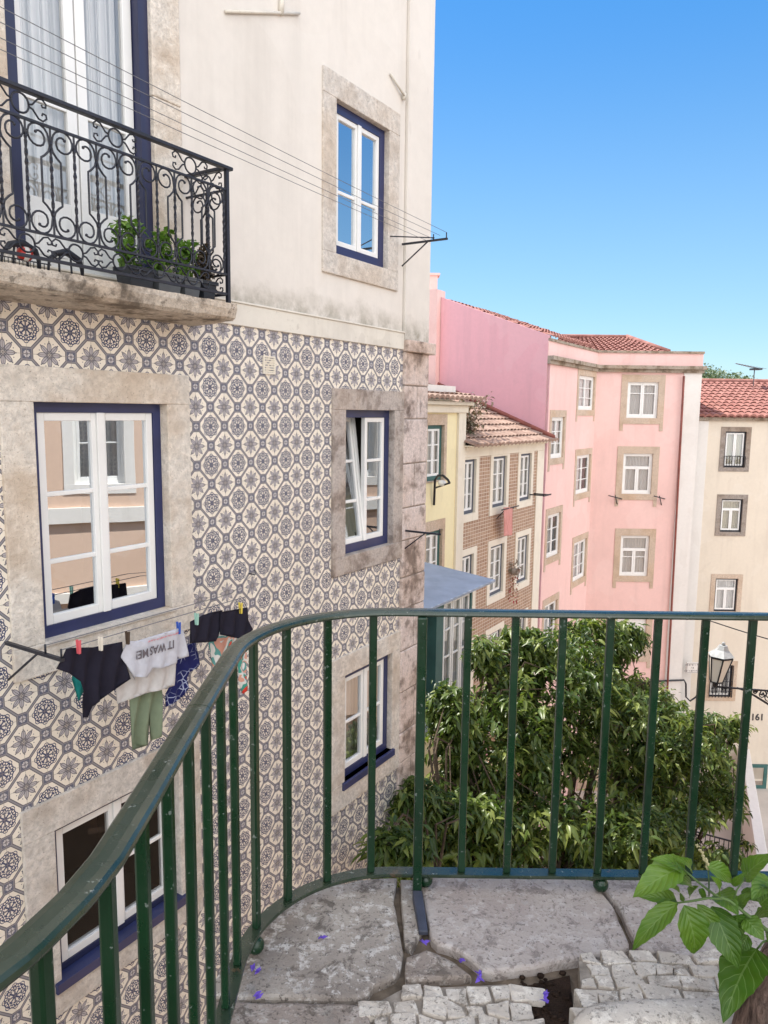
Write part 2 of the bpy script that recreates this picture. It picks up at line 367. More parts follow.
M['whitewash'] = plaster('whitewash', (.78, .74, .69), (.5, .44, .38), .4, .4, .3)
M['greystone'] = stone('grey_stone', (.36, .31, .27), (.16, .13, .11), .5, .4)
M['moss'] = stone('mossy_cornice', (.42, .35, .28), (.16, .12, .08), .8, .6)
M['peach'] = plaster('peach_plaster', (.70, .50, .38), (.45, .34, .28), .3, .5, .2)
def green():
    g = NG('green_rail_paint'); n = g.noise(14, 6, .7); n2 = g.noise(60, 3, .6)
    c = g.mix(g.mapr(g.noise(5, 4), .3, .7), (.002, .021, .007), (.004, .033, .011))
    c = g.mix(g.math('MULTIPLY', g.mapr(n2, .66, .70), .8), c, (.16, .19, .17))
    c = g.mix(g.math('MULTIPLY', g.mapr(n, .70, .74), .8), c, (.12, .07, .035))
    g.bump(g.noise(35, 4), .35, .002)
    return g.col(c, g.mapr(g.noise(9, 5), .3, .7, .2, .42), .55)
M['green'] = green()
def railtop():
    g = NG('worn_green_handrail_paint')
    c = g.mix(g.mapr(g.noise(9, 6, .7), .35, .7), (.007, .025, .011), (.036, .050, .030))
    g.b.inputs['Coat Weight'].default_value = .25; g.b.inputs['Coat IOR'].default_value = 1.6; g.b.inputs['Coat Roughness'].default_value = .22
    c = g.mix(g.math('MULTIPLY', g.mapr(g.noise(45, 5, .7), .63, .68), .7), c, (.30, .31, .27))
    c = g.mix(g.math('MULTIPLY', g.mapr(g.noise(7, 6, .75), .63, .70), .7), c, (.11, .06, .035))
    g.bump(g.noise(30, 4), .2, .002)
    return g.col(c, g.mapr(g.noise(12, 5), .3, .7, .16, .38), .6)
M['railtop'] = railtop()
def roofmat(name, a, b):
    g = NG(name); n = g.noise(3.5, 5, .7); c = g.mix(g.mapr(n, .3, .7), a, b)
    c = g.mix(g.mapr(g.noise(1.1, 4), .55, .75, 0, .6), c, mul(a, .5)); return g.col(c, .85, .2)
M['roof_red'] = roofmat('red_roof_tile', (.23, .09, .075), (.38, .19, .155))
M['roof_pale'] = roofmat('bleached_roof_tile', (.22, .13, .10), (.43, .31, .245))
M['ridge_red'] = plain('ridge_mortar', (.26, .09, .07), .9, .3, 3)
M['street'] = plain('street_paving', (.50, .44, .39), .9, .2, .6, .2, .3, .02)
M['greyframe'] = plain('grey_blue_frame', (.09, .10, .13), .5, .2, 4)
M['lead'] = plain('dull_lead', (.05, .055, .08), .5, .3, 20, .5)
M['teal'] = plain('teal_green_paint', (.05, .13, .12), .5, .2, 3)
M['zinc'] = plain('zinc_sheet', (.34, .38, .46), .7, .15, 3, .4, .1)
M['bark'] = None

# ------------------------------------------------------------------ generic window (a part of a building, with its own pieces)
def wall_holes(mb, u0, u1, z0, z1, v, holes, depth=.25):
    holes = [(a-.03, b+.03, c-.03, d+.03) for a, b, c, d in holes]
    us = sorted({u0, u1, *[h[0] for h in holes], *[h[1] for h in holes]}); zs = sorted({z0, z1, *[h[2] for h in holes], *[h[3] for h in holes]})
    us = [u for u in us if u0 <= u <= u1]; zs = [z for z in zs if z0 <= z <= z1]
    for a, b in zip(us, us[1:]):
        for c, d in zip(zs, zs[1:]):
            if any(h[0]-1e-6 <= a and b <= h[1]+1e-6 and h[2]-1e-6 <= c and d <= h[3]+1e-6 for h in holes): continue
            mb.quad((a, v, c), (b, v, c), (b, v, d), (a, v, d))
    for a, b, c, d in holes:
        mb.quad((a, v, c), (a, v, d), (a, v+depth, d), (a, v+depth, c)); mb.quad((b, v, c), (b, v+depth, c), (b, v+depth, d), (b, v, d))
        mb.quad((a, v, c), (a, v+depth, c), (b, v+depth, c), (b, v, c)); mb.quad((a, v, d), (b, v, d), (b, v+depth, d), (a, v+depth, d))
def window(root, fr, v, u0, u1, z0, z1, fmat='blue', sur='limestone', sw=.18, st=None, sb=None, bars=(1/3, 2/3), fw=.07, sash=.05, inset=.04, proud=.02, glass='glass',
           curtain=None, split=True, vbar=False, tilt=0, legs=0, roomd=.9, blind=0, smat='white', name='window', transom=0, curtain_part=1.0):
    """u0..z1: outer edge of the painted frame. Frame is the part; surround, sashes, panes are its pieces."""
    st = sw if st is None else st; sb = sw if sb is None else sb
    f = MB(fr); f.frame(u0, u1, v+inset, v+inset+.07, z0, z1, fw, fw*1.2)
    W = f.build(name, M[fmat], root)
    if sur:
        s = MB(fr)
        s.box(u0-sw, u0, v-proud, v+.2, z0, z1); s.box(u1, u1+sw, v-proud, v+.2, z0, z1)
        s.box(u0-sw, u1+sw, v-proud-.001, v+.2, z1, z1+st); s.box(u0-sw, u1+sw, v-proud-.004, v+.2, z0-sb, z0)
        if legs:
            s.box(u0-sw, u0-sw+.13, v-proud+.002, v+.1, z0-sb-legs, z0-sb); s.box(u1+sw-.13, u1+sw, v-proud+.002, v+.1, z0-sb-legs, z0-sb)
        s.build('stone_surround', M[sur], W, bevel=.006 if v < 5 else 0)
    a0, a1, b0, b1 = u0+fw, u1-fw, z0+fw*1.2, z1-fw
    if transom:
        bt = b1-(b1-b0)*transom
        t = MB(fr); t.frame(a0, a1, v+inset+.015, v+inset+.06, bt, b1, sash*.8); t.build('transom_light', M[smat], W)
        MB(fr).quad((a0+sash*.8, v+inset+.04, bt+sash*.8), (a1-sash*.8, v+inset+.04, bt+sash*.8), (a1-sash*.8, v+inset+.04, b1-sash*.8), (a0+sash*.8, v+inset+.04, b1-sash*.8)).build('pane', M[glass], W)
        b1 = bt
    halves = [(a0, (a0+a1)/2), ((a0+a1)/2, a1)] if split else [(a0, a1)]
    for k, (c0, c1) in enumerate(halves):
        s = MB(fr); vv = v+inset+.01
        s.frame(c0+.003, c1-.003, vv, vv+.045, b0, b1, sash, sash*1.15)
        for q in bars:
            zq = b0+(b1-b0)*q; s.box(c0+sash, c1-sash, vv+.008, vv+.036, zq-.014, zq+.014)
        if vbar: s.box((c0+c1)/2-.012, (c0+c1)/2+.012, vv+.007, vv+.034, b0+sash, b1-sash)
        if split and k == 0 and v < 5: s.box(c1-.02, c1+.035, vv-.015, vv-.001, b0, b1)
        g = MB(fr).quad((c0+sash, vv+.022, b0+sash), (c1-sash, vv+.022, b0+sash), (c1-sash, vv+.022, b1-sash), (c0+sash, vv+.022, b1-sash))
        if tilt and k == 0:                        # leaf tipped inwards at the top
            for mb in (s, g):
                for i, p in enumerate(mb.v):
                    h = p.z-b0; mb.v[i] = p + fr.y*(h*tilt)+fr.x*(0)
        s.build('sash', M[smat], W, bevel=.004 if v < 5 else 0); g.build('pane', M[glass], W)
    rb = MB(fr); d0, d1 = v+inset+.075, v+inset+roomd
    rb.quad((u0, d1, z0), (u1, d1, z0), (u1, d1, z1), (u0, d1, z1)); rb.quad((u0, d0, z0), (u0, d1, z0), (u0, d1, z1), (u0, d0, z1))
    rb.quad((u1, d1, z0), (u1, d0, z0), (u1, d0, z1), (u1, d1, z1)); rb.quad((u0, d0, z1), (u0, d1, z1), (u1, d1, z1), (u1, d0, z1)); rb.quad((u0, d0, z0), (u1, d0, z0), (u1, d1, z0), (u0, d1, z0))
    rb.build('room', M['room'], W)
    if curtain:
        c = MB(fr); n = 28; cv = v+inset+(.13 if v < 5 else .10)+(.25 if tilt else 0)
        ce = a0+(a1-a0)*curtain_part
        for i in range(n):
            x0, x1 = a0+(ce-a0)*i/n, a0+(ce-a0)*(i+1)/n
            c.quad((x0, cv+.018*math.sin(i*1.9), z0+.05), (x1, cv+.018*math.sin((i+1)*1.9), z0+.05), (x1, cv+.018*math.sin((i+1)*1.9), z1), (x0, cv+.018*math.sin(i*1.9), z1))
        c.build('curtain', M[curtain], W)
    if blind:
        b = MB(fr)
        for i in range(int((b1-b0)*blind/.06)):
            zz = b1-.06*i; b.box(a0, a1, v+inset+.001, v+inset+.008, zz-.055, zz)
        b.build('roller_blind', M['white'], W)
    return W

# ------------------------------------------------------------------ setting
STREET = -13.0
g = MB(); g.quad((-600, -200, STREET), (900, -200, STREET), (900, 1500, STREET), (-600, 1500, STREET))
tag(g.build('street', M['street']), '', '', kind='structure')

# ------------------------------------------------------------------ tiled building on the left
TB = thing('tiled_building', 'tall corner building clad in blue and cream patterned tiles with plain cream upper storey', 'building', WF.P(0, 4, STREET), WF)
D = 4.0; S0, S1, TOP = -6.0, 7.09, 14.0; ZT = 2.27
NW = dict(lw=(2.55, 3.52, .27, 1.68), mw=(5.60, 6.44, .31, 1.66), ww=(5.61, 6.46, -1.92, -.85), bw=(2.55, 3.54, -1.94, -.92), uw=(5.44, 6.28, 3.0, 4.26), dw=(2.50, 3.475, 2.38, 4.75))
mb = MB(WF); wall_holes(mb, S0, 6.62, STREET, ZT, D, [NW[k] for k in ('lw', 'mw', 'ww', 'bw')]+[(5.61, 6.46, -5.9, -4.6), (.2, 1.1, .27, 1.68)])
mb.build('tiled_wall', M['tiles'], TB)
mb = MB(WF); wall_holes(mb, S0, 6.585, ZT, TOP, D, [NW['uw'], NW['dw']])
mb.build('upper_wall', M['cream'], TB)
mb = MB(WF); mb.box(6.60, S1, D-.025, D+.2, 2.36, TOP); mb.build('corner_strip', M['cream'], TB)
mb = MB(WF); mb.quad((6.585, D, ZT), (6.60, D+.04, ZT), (6.60, D+.04, TOP), (6.585, D, TOP)); mb.quad((S1, D+.2, STREET), (S1, 14, STREET), (S1, 14, TOP), (S1, D+.2, TOP)); mb.quad((S0, D, TOP), (S1, D, TOP), (S1, 14, TOP), (S0, 14, TOP))
mb.quad((S0, D, STREET), (S0, D, TOP), (S0, 14, TOP), (S0, 14, STREET)); mb.quad((S0, 14, STREET), (S0, 14, TOP), (S1, 14, TOP), (S1, 14, STREET)); mb.build('rear_walls', M['cream'], TB)
mb = MB(WF); mb.box(S0, 6.60, D-.018, D+.02, ZT, 2.43); mb.box(S0, 6.60, D-.028, D+.02, 2.43, 2.445); mb.build('plaster_band', M['cream_band'], TB, bevel=.004)
q = MB(WF); zz = ZT-.02; i = 0; rq = random.Random(3)
q.box(6.60, 7.17, D-.075, D+.2, ZT-.02, ZT+.10)
while zz > STREET:
    h = rq.choice((.34, .40, .46)); zb = max(zz-h, STREET)
    j = 6.88+.05*rq.uniform(-1, 1)
    if i % 2: q.box(6.61, j-.006, D-.03, D+.2, zb+.010, zz); q.box(j+.006, S1+.002, D-.032, D+.2, zb+.010, zz)
    else: q.box(6.61, S1+.002, D-.035, D+.2, zb+.010, zz)
    zz = zb; i += 1
q.build('corner_quoins', M['quoin'], TB, bevel=.012)
mb = MB(WF); mb.box(6.612, S1, D-.02, D+.1, STREET, ZT-.03); mb.build('quoin_mortar', M['greystone'], TB)
window(TB, WF, D, *NW['lw'], fmat='blue', sur='limestone', sw=.195, st=.20, sb=.17, curtain='white', bars=(.335, .64), glass='glass_hi', curtain_part=.3) if 0 else None
W1 = window(TB, WF, D, *NW['lw'], fmat='blue', sur='limestone', sw=.20, st=.20, sb=.19, bars=(.30, .62), glass='glass_hi', fw=.06, sash=.05, inset=.055)
mb = MB(WF); mb.box(2.50, 3.56, D-.035, D+.05, .247, .268); mb.build('sill_strip', M['limestone_pale'], W1, bevel=.004)
W2 = window(TB, WF, D, *NW['mw'], fmat='blue', sur='limestone_dirty', sw=.20, st=.19, sb=.17, bars=(.33, .65), glass='glass', fw=.07, sash=.045, inset=.05, tilt=.13, curtain='curtain', curtain_part=.5)
W3 = window(TB, WF, D, *NW['ww'], fmat='blue', sur='limestone_pale', sw=.20, st=.20, sb=.26, bars=(.5,), glass='glass', fw=.06, sash=.05, inset=.04, curtain='curtain', curtain_part=1)
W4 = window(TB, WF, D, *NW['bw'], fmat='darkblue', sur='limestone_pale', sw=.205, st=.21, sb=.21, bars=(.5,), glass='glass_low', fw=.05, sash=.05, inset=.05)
W5 = window(TB, WF, D, *NW['uw'], fmat='blue', sur='limestone_pale', sw=.185, st=.20, sb=.18, bars=(.42,), glass='glass_hi', fw=.075, sash=.04, inset=.04, curtain=None)
window(TB, WF, D, 5.61, 6.46, -5.9, -4.6, fmat='blue', sur='limestone_pale', sw=.2, glass='glass')
window(TB, WF, D, .2, 1.1, .27, 1.68, fmat='blue', sur='limestone', sw=.2, glass='glass')
for w_, b_ in ((W3, -1.99), (W4, -1.99)):
    u0, u1 = (5.56, 6.50) if w_ is W3 else (2.50, 3.58)
    mb = MB(WF); mb.box(u0, u1, D-.045, D+.05, b_, b_+.07); mb.build('sill_board', M['blue'], w_, bevel=.005)
# balcony door
BD = MB(WF); BD.frame(2.50, 3.475, D+.02, D+.10, 2.38, 4.75, .075, .04, .1); BD = BD.build('balcony_door', M['darkblue'], TB)
mb = MB(WF); mb.box(2.28, 2.50, D-.015, D+.2, 2.36, 5.0); mb.box(3.475, 3.71, D-.015, D+.2, 2.36, 3.62); mb.box(3.475, 3.71, D-.013, D+.2, 3.625, 5.0); mb.build('stone_surround', M['limestone'], BD, bevel=.008)
for c0, c1 in ((2.58, 2.98), (2.99, 3.395)):
    mb = MB(WF); mb.frame(c0, c1, D+.08, D+.12, 2.42, 4.65, .065, .42, .07); mb.box(c0+.065, c1-.065, D+.085, D+.115, 3.36, 3.385); mb.box(c0+.09, c1-.09, D+.070, D+.082, 2.50, 2.76)
    mb.box(c0+.11, c1-.11, D+.064, D+.071, 2.52, 2.74)
    mb.build('door_leaf', M['white'], BD, bevel=.004)
    MB(WF).quad((c0+.065, D+.1, 2.8), (c1-.065, D+.1, 2.8), (c1-.065, D+.1, 4.6), (c0+.065, D+.1, 4.6)).build('pane', M['glass_far'], BD)
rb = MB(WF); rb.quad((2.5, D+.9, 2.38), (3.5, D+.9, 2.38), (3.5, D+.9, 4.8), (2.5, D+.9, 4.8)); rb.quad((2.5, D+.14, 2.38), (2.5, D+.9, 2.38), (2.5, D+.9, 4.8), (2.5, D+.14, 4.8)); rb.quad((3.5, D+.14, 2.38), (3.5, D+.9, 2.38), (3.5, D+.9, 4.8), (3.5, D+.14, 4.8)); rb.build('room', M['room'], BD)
c = MB(WF)
for i in range(44):
    x0, x1 = 2.56+.86*i/44, 2.56+.86*(i+1)/44
    c.quad((x0, D+.16+.015*math.sin(i*1.9), 2.8), (x1, D+.16+.015*math.sin((i+1)*1.9), 2.8), (x1, D+.16+.015*math.sin((i+1)*1.9), 4.75), (x0, D+.16+.015*math.sin(i*1.9), 4.75))
c.build('curtain', M['curtain'], BD)
# vent grille, stubs and cracks
vg = MB(WF); vg.frame(4.50, 4.64, D-.012, D+.01, 1.93, 2.07, .012)
for i in range(6): vg.box(4.512, 4.628, D-.009, D, 1.945+i*.019, 1.956+i*.019)
vg.build('vent_grille', M['ivory'], TB)
a = WF.hit(224, 12, D); b = WF.hit(298, 14, D)
mb = MB(WF); mb.tube([(a[0], D-.015, a[1]), (b[0], D-.015, b[1])], .012); mb.tube([(b[0]-.22, D-.01, b[1]-.10), (b[0]-.22, D-.03, b[1]+.03)], .022); mb.build('wall_pipe_stub', M['cream_band'], TB)
a = WF.hit(389, 74, D); b = WF.hit(402, 97, D)
mb = MB(WF); mb.tube([(a[0], D-.015, a[1]), (b[0], D-.03, b[1])], .011); mb.tube([(b[0], D-.02, b[1]-.03), (b[0], D-.03, b[1]+.03)], .018); mb.build('wall_pipe_stub', M['cream_band'], TB)

# balcony: slab is the part; handrail, bars and scrolls are its pieces
BV = 3.63; BZ = 2.36; BL, BR = 1.55, 3.765
mb = MB(WF); mb.prism([], 0, 0) if 0 else None
prof = [(3.585, 2.345), (3.583, 2.31), (3.600, 2.255), (3.625, 2.238), (3.70, 2.235), (3.8, 2.225), (4.0, 2.22), (4.0, 2.345)]
n_ = len(prof); NSEG = 26
vs = []; fs = []
for k in range(NSEG+1):
    u = BL+(BR+.02-BL)*k/NSEG
    for (v, z) in prof: vs.append((u, v+.006*noise.noise(Vector((u*6, v*9, z*5))), z+.008*noise.noise(Vector((u*8, v*5, z*9+3)))))
for k in range(NSEG):
    for i in range(n_): fs.append((k*n_+i, k*n_+(i+1) % n_, (k+1)*n_+(i+1) % n_, (k+1)*n_+i))
fs += [tuple(range(n_-1, -1, -1)), tuple(range(NSEG*n_, NSEG*n_+n_))]
mb.add(vs, fs); BAL = mb.build('balcony_slab', M['slabstone'], TB)
RT, RB, R2, R3 = 3.20, 2.405, 3.065, 2.53
def front(u, z): return (u, BV, z)
def side(u, z): return (BR-.015, BV+u, z)
mb = MB(WF); mb.box(BL, BR+.03, BV-.02, BV+.02, RT-.01, RT+.012); mb.box(BR-.035, BR+.005, BV+.021, D, RT-.01, RT+.012); mb.build('handrail', M['iron'], BAL, bevel=.004)
for z, h in ((R2, .006), (R3, .006), (RB, .008)):
    mb = MB(WF); mb.box(BL, BR, BV-.008, BV+.008, z-h, z+h); mb.box(BR-.023, BR-.007, BV+.009, D, z-h, z+h); mb.build('rail', M['iron'], BAL)
mb = MB(WF); mb.box(BR-.026, BR-.002, BV-.012, BV+.012, 2.35, RT-.01); mb.build('corner_post', M['iron'], BAL)
def spiral(c, r0, a0, a1, turn=1.35, n=18, inner=.22):
    P = []
    for i in range(n+1):
        t = i/n; r = r0*(1-t*(1-inner)); a = a0+(a1-a0)*t; P.append((c[0]+r*math.cos(a), c[1]+r*math.sin(a)))
    return P
def put(mb, P, mapf, r=.0055): mb.tube([mapf(u, z) for u, z in P], r, 5)
def twisted(mapf, u, z0, z1):
    mb = MB(WF); N = 26
    P = [Vector(WF.P(*mapf(u, z0+(z1-z0)*i/N))) for i in range(N+1)]
    mb.tube([mapf(u, z0), mapf(u, z0+.07)], .006, 4); mb.tube([mapf(u, z1-.07), mapf(u, z1)], .006, 4)
    mb.tube(P[3:-3], [.0065+.0035*abs(math.sin(i*1.1)) for i in range(N-5)], 4, world=True, twist=.75); mb.build('twisted_bar', M['iron'], BAL)
def scrolls(mapf, u, lyre, half=.0685):
    mb = MB(WF); zt, zb = R2, R3
    half_ = {1: MB(WF), -1: MB(WF)}
    if lyre:
        for s in (-1, 1):
            for zc, up in ((zt-.060, 1), (zb+.060, -1)):
                c_ = (u+s*.072, zc); st = math.pi if s > 0 else 0.0; sg = -1 if (s > 0) == (up > 0) else 1
                P = [(u+s*.004, zc-up*.045), (u+s*.007, zc-up*.022)]+[(c_[0]+r_*math.cos(a_), c_[1]+r_*math.sin(a_)) for r_, a_ in [(.062*(1-.40*(k/22)**1.0) if k < 14 else .062*(1-.40*14/22)*(1-(k-13)*.085), st+sg*R(24*k)) for k in range(21)]]
                put(mb, P, mapf, .0055); mb.ball(mapf(*P[-1]), .009, 6, world=False)
    if lyre:
        for s in (-1, 1):
            x = u+s*.055
            put(mb, [(u+s*.005, zt-.095), (u+s*.012, zt-.12), (u+s*.035, zt-.145), (x, zt-.160), (x, zt-.175), (x, zb+.175), (x, zb+.16), (u+s*.035, zb+.145), (u+s*.012, zb+.12), (u+s*.005, zb+.095)], mapf, .006)
    if lyre: mb.build('lyre_scroll', M['iron'], BAL)
def frieze(mapf, u, zc, hh, wid=.16):
    mb = MB(WF); r = hh*.80
    put(mb, [(u+r*math.cos(a*math.pi/10), zc+r*math.sin(a*math.pi/10)) for a in range(21)], mapf)
    for s in (-1, 1):
        for t in (-1, 1):
            put(mb, [(u+s*r*.95, zc+t*.004), (u+s*(r+.02), zc+t*.012), (u+s*(r+.05), zc+t*hh*.8), (u+s*(r+.075), zc+t*hh*.9), (u+s*(r+.095), zc+t*hh*.6), (u+s*(r+.092), zc+t*hh*.3), (u+s*(r+.074), zc+t*hh*.25), (u+s*(r+.070), zc+t*hh*.45)], mapf, .005)
    mb.build('frieze_scroll', M['iron'], BAL)
for k in range(16):
    u = 3.72-.137*k
    if u < BL+.05: break
    twisted(front, u, R3, R2); scrolls(front, u, k % 2 == 1)
for u in (3.44, 2.89, 2.33, 1.78):
    frieze(front, u, (RT+R2)/2, .058); frieze(front, u+.0, (RB+R3)/2, .055)
for u in (3.17, 2.61): frieze(front, u, (RB+R3)/2, .055)
twisted(side, .185, R3, R2); scrolls(side, .185, True); frieze(side, .185, (RT+R2)/2, .058); frieze(side, .185, (RB+R3)/2, .055)

# planters on the balcony
def leafcloud(name, mat, centers, size, parent=None, seed=1, wid=.45, droop=.3, per=12, spread=None, fr=NF):
    r_ = random.Random(seed); vs = []; fs = []; tone = []
    for (C, rad) in centers:
        C = Vector(C); ct = r_.random()
        for _ in range(per):
            d = Vector((r_.gauss(0, 1), r_.gauss(0, 1), r_.gauss(0, 1))).normalized()
            p = C + d*rad*r_.random()**.5
            ax = (d + Vector((r_.uniform(-.6, .6), r_.uniform(-.6, .6), -droop+r_.uniform(-.4, .4)))).normalized()
            l = size*r_.uniform(.65, 1.25); sd = ax.cross(Vector((r_.uniform(-.4, .4), r_.uniform(-.4, .4), 1))); 
            if sd.length < .01: continue
            sd.normalize(); sd *= l*wid*.5; up = sd.cross(ax).normalized()*l*.12
            n = len(vs)
            vs += [p, p+ax*l*.45+sd+up, p+ax*l-up*1.5, p+ax*l*.45-sd+up, p+ax*l*.5]
            fs += [(n, n+1, n+4), (n+1, n+2, n+4), (n+2, n+3, n+4), (n+3, n, n+4)]
            tone += [min(1, max(0, ct*.5+r_.random()*.5))]*5
    me = bpy.data.meshes.new(name)
    off = ROOTM[root_of(parent).name].inverted() if parent else Matrix.Identity(4)
    me.from_pydata([off @ v for v in vs], [], fs); at = me.attributes.new('tone', 'FLOAT', 'POINT'); at.data.foreach_set('value', tone)
    me.materials.append(mat); o = bpy.data.objects.new(name, me); COL.objects.link(o)
    if parent: o.parent = parent
    return o
M['herb'] = leafmat('bright_leaf', (.07, .16, .025), (.16, .30, .05), (.30, .44, .10))
M['dry'] = leafmat('dry_leaf', (.06, .045, .03), (.12, .09, .06), (.18, .14, .10), trans=.1)
M['stem'] = plain('green_stem', (.10, .16, .05), .6, .2, 10)
M['blackplastic'] = plain('dark_planter_plastic', (.035, .04, .05), .5, .15, 5, .4)
M['greyplastic'] = plain('grey_planter_plastic', (.13, .14, .15), .5, .15, 5, .4)
def planter(u0, u1, mat, lab, plants, leafm='herb', v0=3.70, v1=3.84, h=.13, grp='planters on the iron balcony', fname='foliage'):
    t = thing('balcony_planter', lab, 'planter', WF.P((u0+u1)/2, (v0+v1)/2, BZ-.012), WF, group=grp)
    m_ = MB(WF); z0 = BZ-.012
    a = .015; m_.add([(u0+a, v0+a, z0), (u1-a, v0+a, z0), (u1-a, v1-a, z0), (u0+a, v1-a, z0), (u0, v0, z0+h), (u1, v0, z0+h), (u1, v1, z0+h), (u0, v1, z0+h)], [(0, 1, 5, 4), (1, 2, 6, 5), (2, 3, 7, 6), (3, 0, 4, 7), (3, 2, 1, 0)])
    m_.frame(u0-.008, u1+.008, v0-.008, v0+.004, z0+h-.018, z0+h+.004, .012); m_.box(u0-.008, u1+.008, v1-.004, v1+.008, z0+h-.018, z0+h+.004)
    m_.build('trough', mat, t)
    MB(WF).box(u0+.01, u1-.01, v0+.01, v1-.01, z0+h-.05, z0+h-.02).build('soil', M['soil'], t)
    for (u, zc, rad, hgt, sd) in plants:
        cs = []; r_ = random.Random(sd); st = MB(WF)
        for i in range(34):
            a_ = r_.uniform(0, 6.28); rr = rad*math.sqrt(r_.random()); q_ = (u+rr*math.cos(a_), (v0+v1)/2+rr*.7*math.sin(a_), z0+h+.04+r_.random()*(hgt-.04))
            cs.append((WF.P(*q_), .028))
            if i % 3 == 0: st.tube([(u, (v0+v1)/2, z0+h-.04), (u+(q_[0]-u)*.4, (v0+v1)/2+(q_[1]-(v0+v1)/2)*.3, (z0+h+q_[2])/2), q_], .0035, 4)
        leafcloud(fname, M[leafm], cs, .05, t, sd, wid=.85, per=7)
        st.build('stems', M['stem' if leafm == 'herb' else 'bark2'], t)
M['soil'] = plain('dark_soil', (.045, .028, .02), .95, .5, 18, .1, .8, .02)
M['bark2'] = plain('dry_twig', (.09, .06, .04), .9, .3, 10)
planter(3.02, 3.20, M['blackplastic'], 'black trough with bushy green herbs, left of the three planted troughs behind the ironwork', [(3.06, 0, .075, .27, 11)])
planter(3.23, 3.42, M['greyplastic'], 'grey trough with a pale green herb, between two other troughs behind the ironwork', [(3.31, 0, .06, .26, 12)])
planter(3.44, 3.58, M['greyplastic'], 'grey trough with low bright leafy herb, beside the withered plant near the balcony corner', [(3.50, 0, .065, .22, 13)])
planter(3.60, 3.72, M['blackplastic'], 'black trough holding a brown withered plant at the balcony corner', [(3.66, 0, .05, .22, 14)], leafm='dry')
t = thing('plant_stand', 'black animal shaped wire stand with red and white ball on the balcony', 'plant stand', WF.P(2.42, 3.75, BZ-.012), WF)
def A3(u, z, v=3.75): return (u, v, z)
m_ = MB(WF)
for u0 in (2.36, 2.62):
    m_.tube([A3(u0-.10, 2.35), A3(u0-.09, 2.42), A3(u0-.05, 2.47), A3(u0+.02, 2.49), A3(u0+.09, 2.46), A3(u0+.11, 2.42), A3(u0+.115, 2.35)], [.006, .008, .016, .022, .02, .012, .006], 7)
    m_.tube([A3(u0-.02, 2.49), A3(u0-.03, 2.42), A3(u0-.03, 2.35)], .006, 5); m_.tube([A3(u0+.07, 2.47, 3.79), A3(u0+.075, 2.35, 3.79)], .006, 5)
m_.build('wire_frame', M['iron'], t)
m_ = MB(WF)
for i in range(16): m_.tube([A3(2.22+i*.02, 2.352), A3(2.22+i*.02, 2.405)], .0025, 4)
m_.tube([A3(2.21, 2.405), A3(2.54, 2.405)], .004, 4); m_.build('wire_basket', M['iron'], t)
g = NG('red_white_ball'); w = g.t.nodes.new('ShaderNodeTexWave'); w.inputs['Scale'].default_value = 6; g.L(g.tc.outputs['Object'], w.inputs[0]); g.col(g.mix(g.math('GREATER_THAN', w.outputs[1], .55), (.5, .03, .02), (.75, .7, .65)), .3, .5); M['ball'] = g.m
m_ = MB(WF); m_.ball(WF.P(2.40, 3.76, 2.44), .042); m_.build('striped_ball', M['ball'], t)

# ------------------------------------------------------------------ clothes line brackets and lines
def bracket(lab, u, z, d_tip, down, extra=False, grp='iron clothes line brackets on the tiled building', tips=2, arm2=None):
    t = thing('clothesline_bracket', lab, 'clothesline bracket', WF.P(u, D-.02, z), WF, group=grp)
    m_ = MB(WF); m_.box(u-.010, u+.010, d_tip, D-.02, z-.012, z+.006); m_.build('arm', M['iron'], t)
    m_ = MB(WF); m_.tube([(u, D-.02, z-down), (u, D-.02-(D-d_tip)*.55, z-.008)], .007, 5); m_.build('brace', M['iron'], t)
    m_ = MB(WF)
    for k in range(tips): m_.tube([(u, d_tip+.012+k*.14, z), (u, d_tip+.012+k*.14, z+.055)], .006, 5)
    m_.build('line_hook', M['iron'], t)
    if arm2: m_ = MB(WF); m_.tube([(arm2, D-.01, z+.03), (u-.0, d_tip+.14, z+.02)], .006, 5); m_.build('stay_rod', M['iron'], t)
    return t
bracket('black iron clothesline bracket fixed beside the highest right-hand window, ending against the sky', 6.53, 3.28, 3.48, .21, arm2=6.30)
bracket('short black iron bracket on the stone corner beside the half-open middle window', 6.66, .42, 3.55, .2, tips=1)
bracket('black iron clothesline bracket at left edge below the big window, beside the black T-shirt', 2.31, .335, 3.46, .22)
hk = MB(WF); hk.tube([(4.32, D, .37), (4.32, D-.06, .37), (4.32, D-.07, .395), (4.32, D-.055, .405)], .006, 5); wholes('wall_hook', hk, M['iron'], 'tiny iron wall hook holding the washing wires on the tiles', 'hook')
M['wire'] = plain('grey_wire', (.16, .16, .17), .5, .1, 4)
def line(pts, r, lab, name='clothesline', cat='clothesline', grp=None, mat='wire', sag=0.0, fr=WF):
    m_ = MB(fr); a, b = Vector(pts[0]), Vector(pts[1]); N = 14
    m_.tube([tuple(a.lerp(b, i/N)-Vector((0, 0, sag*4*(i/N)*(1-i/N)))) for i in range(N+1)], r, 5)
    return wholes(name, m_, M[mat], lab, cat, grp)
for k, (v, z) in enumerate(((3.49, 3.335), (3.56, 3.315), (3.63, 3.29), (3.68, 3.272))):
    line([(6.53, v, z), (1.0, v-.03, z+.16-.012*k)], .0021, ('outermost', 'second outermost', 'second innermost', 'innermost')[k]+' of the four thin wires stretched past the iron balcony', grp='upper clothesline wires', sag=.02)
bracket('black iron clothesline bracket outside the left edge above the balcony', 1.0, 3.44, 3.44, .21)
